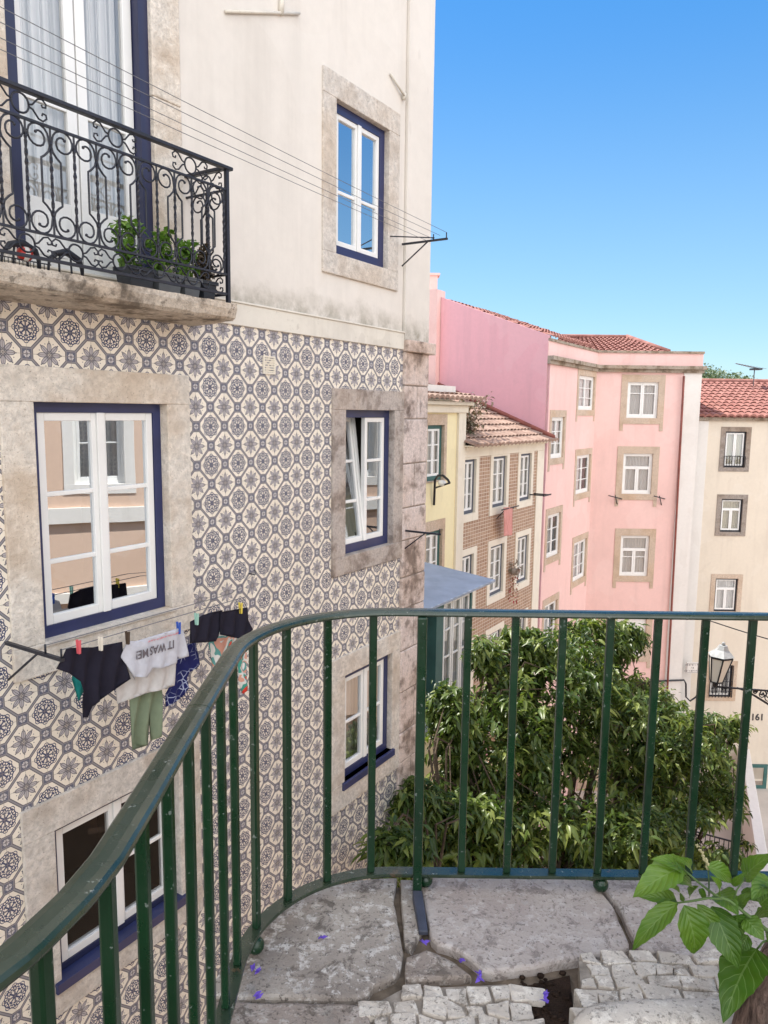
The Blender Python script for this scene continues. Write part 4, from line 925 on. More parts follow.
# little brackets, cables
for (x0, y0, x1, y1) in ((608.5, 495.5, 622, 499), (654, 496, 665, 499)):
    a_, b_ = at_y(x0, y0, PY-.4), at_y(x1, y1, PY-.05); mb = MB(NF); mb.tube([a_, b_], .02, 5, world=True); mb.tube([at_y((x0+x1)/2, y0, PY-.25), at_y((x0+x1)/2+2, y0+9, PY)], .018, 5, world=True)
    wholes('facade_bracket', mb, M['iron'], 'rusty bracket %s the second window of the pink front' % ('left of' if x0 < 630 else 'right of'), 'bracket')
mb = MB(NF); mb.tube([at_y(598, 688, PY-.08), at_y(640, 683, PY-.08), at_y(660, 681, PY-.08), at_y(684, 680, PY-.08), at_y(686, 684, PY-.08), at_y(686, 697, PY-.08), at_y(690, 701, PY-.08), at_y(696, 697, PY-.08), at_y(700, 690, PY-.08)], .035, 5, world=True)
wholes('facade_cable', mb, M['iron'], 'dark cable running along the pink facade and looping under the street plaque', 'cable')
mb = MB(NF); mb.tube([at_y(684, 376, PY-.12), at_y(675, 545, PY-.12), at_y(668, 676, PY-.12), at_y(665.5, 735, PY-.12)], .04, 5, world=True)
wholes('drain_pipe', mb, M['ridge_red'], 'thin rust coloured drain pipe between the pink front and the white strip', 'drain pipe')

# ------------------------------------------------------------------ beige building
BY = PY+.35
GB = thing('beige_building', 'beige building on the right with wavy red tiled roof and small dark framed windows', 'building', (14, BY+2, STREET))
bxl = px2; bxr = 24.0; bze = at_y(735, 418, BY).z
bw_ = [(724.5, 431.5, 745.5, 467.5), (720.5, 499, 742, 532), (714.5, 578.5, 737, 611.5), (709.5, 665, 732, 697)]
bwins = [boxpx(NF, BY, *b) for b in bw_]
far = [(bxl+4.6+2.6*i, bxl+5.6+2.6*i, c, d) for i in range(2) for (_, _, c, d) in bwins]
dr = boxpx(NF, BY, 742, 764, 766, 805); sm = boxpx(NF, BY, 725, 722, 733, 735)
mb = MB(NF); wall_holes(mb, bxl, bxr, STREET, bze, BY, bwins+far); mb.build('front_wall', M['beige'], GB)
for i, h in enumerate(bwins):
    window(GB, NF, BY, *h, fmat='iron', sur='greystone' if i < 2 else 'pinksurround', sw=.17, st=.17, sb=.15, bars=(), glass='glass_far', curtain='curtain_yellow' if i < 2 else ('curtain' if i == 2 else None), fw=.055, sash=.05, inset=.05, transom=.3 if i in (1, 2) else 0)
for h in far: window(GB, NF, BY, *h, fmat='iron', sur='greystone', sw=.17, bars=(.6,), glass='glass_far', curtain='curtain', fw=.06, sash=.07, inset=.05)
a_, b_, c_, d_ = bwins[0]; mb = MB(NF)
for i in range(9): mb.tube([(a_+(b_-a_)*i/8, BY-.05, c_+.02), (a_+(b_-a_)*i/8, BY-.05, c_+.42)], .012, 4)
mb.tube([(a_, BY-.05, c_+.42), (b_, BY-.05, c_+.42)], .015, 4); mb.build('window_railing', M['iron'], GB)
a_, b_, c_, d_ = bwins[3]; mb = MB(NF)
for i in range(8): mb.tube([(a_+(b_-a_)*i/7, BY-.06, c_), (a_+(b_-a_)*i/7, BY-.06, d_)], .016, 4)
for q_ in (.2, .5, .8): mb.tube([(a_, BY-.06, c_+(d_-c_)*q_), (b_, BY-.06, c_+(d_-c_)*q_)], .014, 4)
mb.build('window_grille', M['iron'], GB)
mb = MB(NF); mb.box(bxl, bxr, BY-.10, BY+.2, bze-.10, bze+.02); mb.build('eave_moulding', M['moss'], GB)
yr_ = BY+5.0; rz = at_y(735, 383, yr_).z
mb = MB(NF); clayroof(mb, (bxl, BY-.25, bze+.03), (bxr, BY-.25, bze+.03), (bxr, yr_, rz), (bxl, yr_, rz), tw=.27, rows=.42, amp=.075); mb.build('roof', M['roof_red'], GB)
mb = MB(NF); mb.tube([(bxl, yr_, rz+.05), (bxr, yr_, rz+.05)], .13, 7); mb.build('roof_ridge', M['roof_red'], GB)
mb = MB(NF); mb.quad((bxl, yr_, rz), (bxr, yr_, rz), (bxr, yr_+5, bze), (bxl, yr_+5, bze)); mb.quad((bxl, yr_+5, STREET), (bxr, yr_+5, STREET), (bxr, yr_+5, bze), (bxl, yr_+5, bze)); mb.build('rear_roof', M['roof_red'], GB)
mb = MB(NF); mb.box(bxl+.001, bxl+.52, BY-.02, BY+.05, STREET, bze-.12); mb.build('whitewashed_strip', M['whitewash'], GB)
f = MB(NF); f.frame(dr[0], dr[1], BY-.03, BY+.05, STREET, dr[3], .14); DO = f.build('door', M['teal'], GB)
MB(NF).box(dr[0]+.14, dr[1]-.14, BY-.008, BY+.03, STREET, dr[3]-.7).build('door_leaf', M['greystone'], DO); MB(NF).box(dr[0]+.14, dr[1]-.14, BY-.008, BY+.03, dr[3]-.62, dr[3]-.14).build('transom_pane', M['glass_far'], DO)
mb = MB(NF); mb.frame(sm[0]-.08, sm[1]+.08, BY-.04, BY+.02, sm[2]-.08, sm[3]+.08, .08); SW = mb.build('cellar_window', M['greystone'], GB); MB(NF).box(sm[0], sm[1], BY-.02, BY+.02, sm[2], sm[3]).build('shutter', M['iron'], SW)
# writing on the facade and the street plaque
vs, fs = text_mesh('161', .37, .008, .004); c0 = at_y(758.5, 721.5, BY-.012) if 0 else at_y(757.5, 717.5, BY-.012)
mb = MB(NF); mb.add([(c0.x+p.x*.95-.03*p.y, BY-.008-p.z, c0.z+p.y) for p in vs], fs); mb.build('painted_number', M['iron'], GB)
c0 = at_y(692.5, 668, PY-.1); PWd, PHt = .30, .20
t = thing('street_plaque', 'pale stone street name plaque on the white strip above the leaves', 'sign', (c0.x, PY-.05, c0.z-.22))
pw, ph = (at_y(698.5, 668, PY).x-at_y(686.5, 668, PY).x)/2, .21
mb = MB(NF); mb.box(c0.x-pw, c0.x+pw, PY-.09, PY-.031, c0.z-ph, c0.z+ph); mb.build('panel', M['whitewash'], t, bevel=.01)
M['inkgrey'] = plain('engraved_letters', (.22, .2, .2), .9, .1, 5)
mb = MB(NF)
rr = random.Random(2)
for k, n_l in enumerate((9, 2, 10)):              # the photograph shows three worn, unreadable lines
    for i in range(n_l):
        x_ = c0.x+(i-(n_l-1)/2)*.062; z_ = c0.z+.12-.12*k
        mb.box(x_-.018, x_-.010, PY-.095, PY-.0905, z_-.032, z_+.032); mb.box(x_-.010, x_+.014, PY-.095, PY-.0905, z_+rr.choice((-.03, 0, .024)), z_+.034)
mb.build('lettering', M['inkgrey'], t)
mb = MB(NF); mb.frame(c0.x-pw+.02, c0.x+pw-.02, PY-.094, PY-.09, c0.z-ph+.02, c0.z+ph-.02, .012); mb.build('border', M['inkgrey'], t)
# aerial on the beige roof
an = at_y(754.5, 370, BY+4.2)
t = thing('tv_aerial', 'thin grey television aerial on the beige roof', 'aerial', (an.x, BY+4.2, rz-.1))
mb = MB(NF); mb.tube([(an.x, BY+4.2, rz-.3), (an.x, BY+4.2, an.z+.1)], .022, 5); mb.build('mast', M['wire'], t)
mb = MB(NF); l_, r_ = at_y(736, 363.5, BY+4.2), at_y(761, 369, BY+4.2); mb.tube([l_, r_], .022, 5, world=True)
for i in range(11):
    p = l_.lerp(r_, i/10); h_ = .10+.035*i; mb.tube([p-Vector((0, h_, 0)), p+Vector((0, h_, 0))], .009, 4, world=True)
mb.build('boom', M['wire'], t)
mb = MB(NF); p = l_.lerp(r_, .8); mb.box(p.x-.18, p.x+.18, p.y-.2, p.y+.2, p.z-.09, p.z-.02); mb.build('reflector', M['iron'], t)

# ------------------------------------------------------------------ building across, whose sunlit wall shows in the window panes
OB = thing('peach_building', 'peach building across the alley with stone framed windows, reflected in the panes', 'building', (9.0, 5, STREET))
oh = [(-y_-.95, -y_, z_, z_+1.6) for y_ in [-4.15+1.85*i for i in range(10)] for z_ in (-7.2, -4.1, .15)]
mb = MB(OF); wall_holes(mb, -15.2, 5.5, STREET, 4.5, 0, oh); mb.build('front_wall', M['peach'], OB)
for h in oh:
    if h[2] > -5 and -13.5 < h[0] < 3: window(OB, OF, 0, *h, fmat='white', sur='whitewash', sw=.2, st=.22, sb=.2, bars=(.5,), glass='glass', fw=.06, sash=.06, inset=.12, curtain='curtain')
mb = MB(OF)
for z_, h_ in ((-2.2, .2), (-.62, .3), (2.5, .3), (4.3, .25)): mb.box(-15.2, 5.5, -.09, .02, z_, z_+h_)
mb.build('string_course', M['whitewash'], OB)
mb = MB(OF); mb.box(-15.2, 5.5, .3, 6, STREET, 4.4); mb.build('rear_walls', M['peach'], OB)
mb = MB(OF); clayroof(mb, OF.P(5.6, -.3, 4.6), OF.P(-15.3, -.3, 4.6), OF.P(-15.3, 3, 5.4), OF.P(5.6, 3, 5.4)); mb.build('roof', M['roof_red'], OB)

# ------------------------------------------------------------------ street lantern on a scrolled bracket
LY = 15.0
M['lampcap'] = plain('faded_grey_lamp_paint', (.36, .37, .37), .5, .3, 8)
t = thing('street_lantern', 'old street lantern with tilted glass cage on scrolled iron wall bracket at right', 'street lamp', at_y(716, 682, LY))
lc = at_y(716, 682, LY); up = Vector((.12, 0, 1)).normalized()
def lring(h, r, n=6, rot=.3): h *= .88; r *= .86; return [lc+up*h+Vector((r*math.cos(rot+2*math.pi*k/n), r*math.sin(rot+2*math.pi*k/n), 0)) for k in range(n)]
r0, r1, r2, r3, r4 = lring(.02, .15), lring(.62, .27), lring(.66, .31), lring(.80, .15), lring(.90, .10)
mb = MB(NF)
for a_, b_ in zip(r0, r1): mb.tube([a_, b_], .018, 4, world=True)
for rg in (r0, r1):
    for k in range(6): mb.tube([rg[k], rg[(k+1) % 6]], .018, 4, world=True)
mb.tube([lc-up*.12, lc+up*.02], [.03, .08], 6, world=True); mb.build('lantern_frame', M['iron'], t)
mb = MB(NF)
for k in range(6): mb.add([r0[k], r0[(k+1) % 6], r1[(k+1) % 6], r1[k]], [(0, 1, 2, 3)], world=True)
g = NG('frosted_lantern_glass'); g.col((.66, .62, .56), .25, .5); mb.build('lantern_glass', g.m, t)
mb = MB(NF)
for ra, rb_ in ((r2, r3), (r3, r4)):
    for k in range(6): mb.add([ra[k], ra[(k+1) % 6], rb_[(k+1) % 6], rb_[k]], [(0, 1, 2, 3)], world=True)
mb.add(r4, [tuple(range(6))], world=True); mb.add(r2, [tuple(range(5, -1, -1))], world=True); mb.ball(lc+up*.83, .04, 8); mb.build('lantern_cap', M['lampcap'], t)
mb = MB(NF); p0, p1 = lc-up*.10, at_y(790, 694, LY)
p1.x = 9.0; mb.tube([p0, p1], .022, 5, world=True)
P = []
for i in range(13): q_ = i/12; P.append(Vector((lerp(p0, p1, .22+.78*q_)[0], LY, p0.z-.02-.68*math.sin(q_*math.pi/2)**1.4)))
mb.tube(P, .024, 5, world=True)
for i in range(9):
    q_ = (i+.5)/9; cx = lerp(p0, p1, .30+.66*q_)[0]; h_ = .62*math.sin(q_*math.pi/2)**1.4; rr_ = max(.05, min(.11, h_*.4))
    for s in (0, 1):
        cz = p0.z-.06-rr_-(h_-2*rr_)*s*.9
        mb.tube([Vector((cx+rr_*(1-k/16)*math.cos(k*.6+s*2), LY, cz+rr_*(1-k/16)*math.sin(k*.6+s*2))) for k in range(14)], .013, 4, world=True)
mb.build('scroll_bracket', M['iron'], t)
line([at_y(708, 620, 15), Vector((9.0, 14, at_y(768, 645, 14).z-.25))], .012, 'dark overhead cable crossing in front of the beige wall', name='overhead_cable', cat='cable', mat='iron', sag=.05, fr=NF)

# low white wall, railing and pavement down in the street
g = MB(NF); A_, B_ = Vector((14.3, 28.0)), Vector((10.9, 19.6)); n2 = Vector(((B_-A_).y, -(B_-A_).x)).normalized()*.16
top = lambda p: -11.35 if p is A_ else -11.15
pts = [A_+n2, B_+n2, B_-n2, A_-n2]; g.slab([(p.x, p.y) for p in pts], STREET, -11.3)
wholes('white_street_wall', g, M['whitewash'], 'low whitewashed street wall slanting away below at right', 'wall', bevel=.02)
m_ = MB(NF); fa, fb = Vector((8.0, 24.5, STREET)), Vector((12.0, 22.2, STREET))
for i in range(34): p = fa.lerp(fb, i/33); m_.tube([p, p+Vector((0, 0, 1.05))], .016, 4, world=True)
m_.tube([fa+Vector((0, 0, 1.05)), fb+Vector((0, 0, 1.05))], .03, 5, world=True); m_.tube([fa+Vector((0, 0, .12)), fb+Vector((0, 0, .12))], .02, 5, world=True)
wholes('street_railing', m_, M['iron'], 'dark vertical bar railing in the street glimpsed through the tree', 'railing')

# distant wooded hill
M['farleaf'] = leafmat('hill_foliage', (.07, .11, .06), (.14, .18, .10), (.24, .26, .16), trans=.2)  # leaf colours made paler to carry the haze of distance
hm = MB(NF); hp = [(40, 200, STREET)]
pl = plain('hill_ground', (.10, .11, .06), .95, .3, .05)
N = 24; vs = []; fs = []
for j in range(8):
    for i in range(N+1):
        x = 60+140*i/N; y = 190+16*j; vs.append((x, y, STREET+ (25.0*math.sin(math.pi*j/7)*math.exp(-((x-98)/38)**2))))
for j in range(7):
    for i in range(N): a = j*(N+1)+i; fs.append((a, a+1, a+N+2, a+N+1))
hm.add(vs, fs, smooth=True); ho = hm.build('hill', pl); tag(ho, '', '', kind='structure')
rr = random.Random(21); cs_ = []
for i in range(420):
    x = rr.gauss(98, 24); y = rr.uniform(205, 262); j = (y-190)/16
    z = STREET+25.0*math.sin(math.pi*j/7)*math.exp(-((x-98)/38)**2); cs_.append(((x, y, z+rr.uniform(.5, 3.5)), 3.0))
fo = leafcloud('hill_wood', M['farleaf'], cs_, .75, None, 8, wid=.9, per=90); tag(fo, 'dense wood on the far hill above the roofs', 'wood', kind='stuff')

# ------------------------------------------------------------------ terrace we stand on
RP = [(3.6, 2.41), (2.5, 2.41), (1.5, 2.41), (.7, 2.41), (.12, 2.41)]
RP += [(.05+.455*math.cos(a), 1.955+.455*math.sin(a)) for a in [R(x) for x in range(90, 181, 6)]]
RP += [(-.405, 1.7), (-.403, 1.4), (-.40, 1.2), (-.40, 1.02), (-.41, .93), (-.435, .83), (-.48, .73), (-.56, .63), (-.68, .55), (-.85, .49), (-1.1, .46), (-1.6, .45)]
def resample(P, st):
    o = [Vector(P[0])]; acc = 0
    for a, b in zip(P, P[1:]):
        a, b = Vector(a), Vector(b); l = (b-a).length; t = st-acc
        while t <= l: o.append(a.lerp(b, t/l)); t += st
        acc = l-(t-st)
    return o
RS = resample(RP, .02)
def offp(P, d):
    o = []
    for i, p in enumerate(P):
        t = (P[min(i+1, len(P)-1)]-P[max(i-1, 0)]).normalized(); o.append(p+Vector((t.y, -t.x))*d)
    return o
EDGE = offp(RS[::3], .075)
M['terrace'] = None
def slabstone(name, c, dark, lic):
    g = NG(name); n1 = g.noise(2.4, 7, .65); n2 = g.noise(20, 6, .75); n3 = g.noise(70, 4, .7)
    c1 = g.mix(g.mapr(n1, .35, .65), c, dark)
    c1 = g.mix(g.mapr(n2, .52, .60, 0, .9), c1, lic); c1 = g.mix(g.mapr(g.noise(13, 7, .8, dist=.5), .54, .60, 0, .8), c1, mul(dark, .6)); c1 = g.mix(g.mapr(n3, .57, .64, 0, .8), c1, mul(dark, .4))
    c1 = g.mix(g.mapr(g.noise(5, 6, .8), .58, .66, 0, .7), c1, mul(dark, .5))
    g.bump(g.math('ADD', n2, g.math('MULTIPLY', n3, .5)), .7, .012); return g.col(c1, .85, .25)
M['slabA'] = slabstone('lichen_slab', (.43, .38, .33), (.21, .175, .15), (.62, .58, .54))
M['slabB'] = slabstone('smooth_slab', (.50, .445, .405), (.38, .32, .29), (.54, .49, .46))
M['slabC'] = slabstone('brown_slab', (.36, .30, .26), (.22, .18, .15), (.50, .45, .40))
M['cobble'] = slabstone('white_limestone_cobble', (.66, .595, .52), (.42, .365, .31), (.76, .70, .62))
M['mortar'] = plain('grey_sand_mortar', (.36, .31, .26), .98, .35, 30, .1, .8, .006)
M['joint'] = plain('sandy_joint', (.20, .155, .115), .98, .4, 25, .1, .8, .01)
TF = MB(NF)
ed = [(p.x, p.y) for p in offp(RS[::3], .06)]
body = ed+[(-1.6, -3), (8.99, -3), (8.99, 2.48), (3.6, 2.48)]
TF.slab([(p[0], p[1]) for p in reversed(body)], -.30, -.030)
tag(TF.build('terrace_bed', M['joint']), '', '', kind='structure')
RW = MB(NF); bd2 = [(p.x, p.y) for p in offp(RS[::3], .03)]+[(-1.6, -3), (8.97, -3), (8.97, 2.44), (3.6, 2.44)]
RW.slab(list(reversed(bd2)), STREET, -.305); wholes('retaining_wall', RW, M['cream_band'], 'stained plaster retaining wall carrying the stone terrace under the green railing', 'wall')
def rim(y_or): pass
def slabpoly(name, pts, mat, z=0.0, h=.06, seed=0):
    """an irregular flagstone with soft worn edges"""
    P = resample(pts+[pts[0]], .035)[:-1]; c = sum(P, Vector((0, 0)))/len(P); vs = []; n = len(P)
    jit = [Vector((noise.noise(Vector((p.x*14, p.y*14, seed))), noise.noise(Vector((p.x*14, p.y*14, seed+9)))))*.006 for p in P]
    for k, (ins, zz) in enumerate(((0, z-h), (0, z-.010), (.004, z-.003), (.012, z))):
        for p, j in zip(P, jit): d = (c-p).normalized(); q = p+j+d*ins; vs.append((q.x, q.y, zz))
    fs = []
    for k in range(3):
        for i in range(n): fs.append((k*n+i, k*n+(i+1) % n, (k+1)*n+(i+1) % n, (k+1)*n+i))
    fs.append(tuple(range(3*n, 4*n)))
    a = sum(P[i].x*P[(i+1) % n].y-P[(i+1) % n].x*P[i].y for i in range(n))
    if a < 0: fs = [tuple(reversed(f)) for f in fs]
    mb = MB(NF); mb.add(vs, fs); tag(mb.build(name, mat), '', '', kind='structure')
G = lambda x, y: tuple(on_z(x, y, 0).xy)
edge = [(p.x, p.y) for p in EDGE]
left = [e for e in edge if e[0] < .075 and e[1] > 1.93]
slabpoly('paving_slab', [(.062, 2.485)]+left[0:]+[(-.47, 1.925), G(365, 998), G(374, 985), G(400, 972), G(403, 950), G(399, 925), G(394, 900)], M['slabA'], seed=1)
slabpoly('paving_slab', [(-.472, 1.912), (-.478, 1.2), (-.10, 1.15), (.0, 1.6), G(368, 1003)], M['slabC'], seed=2)
slabpoly('paving_slab', [(.075, 2.485), (.135, 2.485), G(424, 925), G(412, 947), G(405, 946), G(402, 915)], M['slabA'], z=-.006, seed=3)
slabpoly('paving_slab', [G(406, 955), G(428, 947), G(452, 958), G(472, 975), G(405, 979)], M['slabC'], z=-.002, seed=4)
slabpoly('paving_slab', [(.145, 2.485), (.765, 2.485), G(612, 905), G(632, 948), G(600, 955), G(505, 972), G(484, 974), G(470, 958), G(450, 948), G(432, 942), G(426, 915)], M['slabB'], z=0.004, seed=5)
slabpoly('paving_slab', [(.775, 2.485), (2.3, 2.485), (2.3, 2.05), G(725, 962), G(640, 951), G(618, 905)], M['slabB'], z=.002, seed=6)
slabpoly('paving_slab', [(2.31, 2.485), (3.6, 2.485), (3.6, 1.6), (2.31, 1.6)], M['slabB'], seed=7)
# cobbles
def inpoly(x, y, pts):
    c = False
    for i in range(len(pts)):
        a, b = pts[i], pts[i-1]
        if (a[1] > y) != (b[1] > y) and x < (b[0]-a[0])*(y-a[1])/(b[1]-a[1])+a[0]: c = not c
    return c
def cobbles(name, poly, z, seed, sx=.070, sy=.056, rot=0.0, h=.05):
    rr = random.Random(seed); mb = MB(NF)
    x0, x1 = min(p[0] for p in poly), max(p[0] for p in poly); y0, y1 = min(p[1] for p in poly), max(p[1] for p in poly)
    ny = int((y1-y0)/sy)+2; wob = lambda x, j: y0+(j-.5)*sy+.40*sy*noise.noise(Vector((x*9, j*3.3, seed)))+.45*sy*noise.noise(Vector((x*24, j*5.1, seed+2)))
    for j in range(ny):
        x = x0-sx*rr.random()
        while x < x1:
            w_ = sx*rr.uniform(.62, 1.45); s0_, s1_ = x, x+w_; x += w_
            lean = rr.uniform(-.16, .16)*sx
            if 1:
                q = [Vector((s0_, wob(s0_, j))), Vector((s1_, wob(s1_, j))), Vector((s1_+rr.uniform(-.22, .22)*sx, wob(s1_, j+1))), Vector((s0_+rr.uniform(-.1, .1)*sx, wob(s0_, j+1)))]; c = sum(q, Vector((0, 0)))/4
                if not inpoly(c.x, c.y, poly): continue
                stone_(mb, q, c, rr, z, h, seed)
    tag(mb.build(name, M['cobble']), '', '', kind='structure')
def stone_(mb, q, c, rr, z, h, seed):
    if 1:
        if 1:
            P = []
            for a in range(4):
                p, n_ = q[a], q[(a+1) % 4]
                for t in (.07, .5, .93):
                    r_ = p.lerp(n_, t); d = (c-r_); P.append(r_+d.normalized()*(.0012+rr.uniform(0, .005)))
            zt = z+rr.uniform(-.006, .006); tx, ty = rr.uniform(-.05, .05), rr.uniform(-.05, .05); n = 12; vs = []
            for s_, zz in ((1.0, -h), (1.0, -.003), (.972, -.0003), (.80, .0003)):
                for p in P: e = c+(p-c)*s_; vs.append((e.x, e.y, zt+zz+(e.x-c.x)*tx+(e.y-c.y)*ty+.0035*noise.noise(Vector((e.x*60, e.y*60, seed)))))
            vs.append((c.x, c.y, zt+.0005)); fs = []
            for k in range(3):
                for a in range(n): fs.append((k*n+a, k*n+(a+1) % n, (k+1)*n+(a+1) % n, (k+1)*n+a))
            for a in range(n): fs.append((3*n+a, 3*n+(a+1) % n, 4*n))
            mb.add(vs, fs)
cobbles('cobbled_path', [G(372, 1000), G(400, 984), G(508, 978), G(528, 988), G(536, 1012), (.42, 1.62), (.42, 1.0), (-.1, 1.0), (0, 1.6)], -.003, 5)
raised = [G(580, 964), G(640, 958), G(722, 968), G(735, 1000), (1.25, 1.9), (1.3, 1.80), (.55, 1.80), G(572, 1005)]
cobbles('raised_cobbles', raised, .035, 9, .078, .052, h=.09)
mo = MB(NF); mo.slab([(p[0], p[1]) for p in reversed([G(376, 1000), G(402, 986), G(506, 981), G(526, 990), G(532, 1012), (.41, 1.62), (.40, 1.0), (-.1, 1.0), (0, 1.6)])], -.0295, -.011); tag(mo.build('cobble_mortar', M['mortar']), '', '', kind='structure')
kb = MB(NF); kb.slab([(p[0], p[1]) for p in reversed([(.60, 2.05), (1.04, 2.06), (1.3, 1.95), (1.3, 1.80), (.575, 1.80), (.57, 1.9)])], -.029, .026); tag(kb.build('raised_cobble_bed', M['mortar']), '', '', kind='structure')
st_ = MB(NF); st_.slab([(p[0], p[1]) for p in reversed([G(500, 985), G(570, 968), (.545, 1.86), (.50, 1.7), (.44, 1.72), G(545, 1018)])], -.030, -.024); tag(st_.build('soil_patch', M['soil']), '', '', kind='structure')
rr = random.Random(31); db = MB(NF)
for i in range(70):
    x, y = rr.uniform(.40, .56), rr.uniform(1.78, 2.06); db.ball((x, y, -.022), rr.uniform(.004, .011), 6, sq=(1.3, 1, .6))
tag(db.build('soil_crumbs', M['soil']), 'dark soil crumbs in the gap between the cobbles', 'soil', kind='stuff')
# long rounded kerb stone round the tree pit
kp = [(.50, 1.79), (.53, 1.835), (.60, 1.868), (.75, 1.885), (.92, 1.89), (1.10, 1.875), (1.24, 1.83), (1.3, 1.76)]
P = resample(kp, .04); n = len(P); vs = []; prof = [(-.0, -.03), (-.005, .03), (.008, .050), (.030, .058), (.075, .058), (.10, .05), (.112, .03), (.112, -.03)]
for i, p in enumerate(P):
    t = (P[min(i+1, n-1)]-P[max(i-1, 0)]).normalized(); nn = Vector((t.y, -t.x)); e = min(1, min(i+.6, n-.4-i)/2.0)**.5
    for o, z in prof: q = p+nn*(.056+(o-.056)*e); vs.append((q.x, q.y, -.03+(z+.03)*e+.004*noise.noise(Vector((q.x*9, q.y*9, z*20)))))
m = len(prof); fs = []
for i in range(n-1):
    for k in range(m): fs.append((i*m+k, (i+1)*m+k, (i+1)*m+(k+1) % m, i*m+(k+1) % m))
fs += [tuple(range(m)), tuple(range(n*m-1, (n-1)*m-1, -1))]
mb = MB(NF); mb.add(vs, fs, smooth=True); wholes('kerb_stone', mb, M['cobble'], 'long rounded pale kerb stone at the foot of the bark trunk', 'kerb stone', bevel=0)
pp = MB(NF); pp.slab([(p[0], p[1]) for p in reversed([(.55, 1.79), (.75, 1.84), (1.2, 1.80), (1.5, 1.6), (1.6, 1.2), (.5, 1.2)])], -.028, -.012); tag(pp.build('tree_pit_soil', M['soil']), '', '', kind='structure')

# ------------------------------------------------------------------ green railing
GR = thing('green_railing', 'curved dark green painted iron railing with flat handrail and upright bars round the terrace', 'railing', (-.40, 2.41, 0))
def sweep(mb, P, prof, z):
    vs = []; m = len(prof); n = len(P)
    for i, p in enumerate(P):
        t = (P[min(i+1, n-1)]-P[max(i-1, 0)]).normalized(); nn = Vector((t.y, -t.x))
        for o, h in prof: q = p+nn*o; vs.append((q.x, q.y, z+h))
    fs = []
    for i in range(n-1):
        for k in range(m): fs.append((i*m+k, i*m+(k+1) % m, (i+1)*m+(k+1) % m, (i+1)*m+k))
    fs += [tuple(range(m-1, -1, -1)), tuple(range((n-1)*m, n*m))]; mb.add(vs, fs, smooth=False)
hp = [(-.026, -.002), (-.0275, -.008), (-.026, -.013), (.026, -.013), (.0275, -.008), (.026, -.002), (.021, .003), (.009, .0055), (-.009, .0055), (-.021, .003)]
PA, PB_ = [p for p in RS if p.y > 1.56 or p.x > 0], [p for p in RS if p.y <= 1.56 and p.x < 0]
PB_ = [PA[-1]+(PB_[0]-PA[-1])*.12]+PB_
for Q in (PA, PB_):
    mb = MB(NF); sweep(mb, Q, hp, 1.0); o_ = mb.build('handrail', M['railtop'], GR)
    for p_ in o_.data.polygons: p_.use_smooth = len(p_.vertices) == 4 and p_.normal.z > .2
mb = MB(NF); sweep(mb, RS, [(-.022, 0), (-.023, -.006), (-.022, -.012), (.022, -.012), (.023, -.006), (.022, 0)], .075); mb.build('bottom_rail', M['railtop'], GR)
bars = resample(list(reversed([tuple(p) for p in RS if p.x < 1.07 or p.y < 2.4])), .01); bars = [Vector(p) for p in resample([(1.068, 2.41)]+[tuple(p) for p in RS if p.x < 1.068], .157)]
bars = [Vector((1.068+.156*k, 2.41)) for k in (6, 5, 4, 3, 2, 1)]+bars
def bar(p, t, w, d, z0, z1, name='upright_bar', mat='green'):
    nn = Vector((t.y, -t.x)); mb = MB(NF); vs = []
    for z in (z0, z1):
        for a, b in ((-w, -d), (w, -d), (w, d), (-w, d)): q = p+t*a+nn*b; vs.append((q.x, q.y, z))
    mb.add(vs, [(0, 1, 2, 3), (4, 7, 6, 5), (0, 4, 5, 1), (1, 5, 6, 2), (2, 6, 7, 3), (3, 7, 4, 0)]); return mb.build(name, M[mat], GR, bevel=.0045)
for p in bars:
    i = min(range(len(RS)), key=lambda k: (RS[k]-p).length); t = (RS[min(i+1, len(RS)-1)]-RS[max(i-1, 0)]).normalized()
    if abs(p.x-.128) < .06 and p.y > 2.3:
        bar(Vector((.130, 2.385)), t, .0155, .0155, .0, .986, 'main_post'); continue
    if p.y < .62 and p.x < -1.2: continue
    bar(p, t, .0125, .0105, .0755, .986)
for p in ((.768, 2.41), (.16, 2.425), (-.375, 2.09), (1.72, 2.41)):
    mb = MB(NF); mb.ball((p[0], p[1], .033), .027, 14); mb.tube([(p[0], p[1], .05), (p[0], p[1], .066)], .012, 8); mb.build('ball_foot', M['green'], GR)
mb = MB(NF); mb.add([(.113, 2.37, .03), (.147, 2.37, .03), (.158, 2.20, .004), (.128, 2.20, .004), (.113, 2.37, -.01), (.147, 2.37, -.01), (.158, 2.20, -.01), (.128, 2.20, -.01)], [(0, 3, 2, 1), (0, 1, 5, 4), (1, 2, 6, 5), (2, 3, 7, 6), (3, 0, 4, 7)]); mb.build('post_foot', M['lead'], GR, bevel=.004)
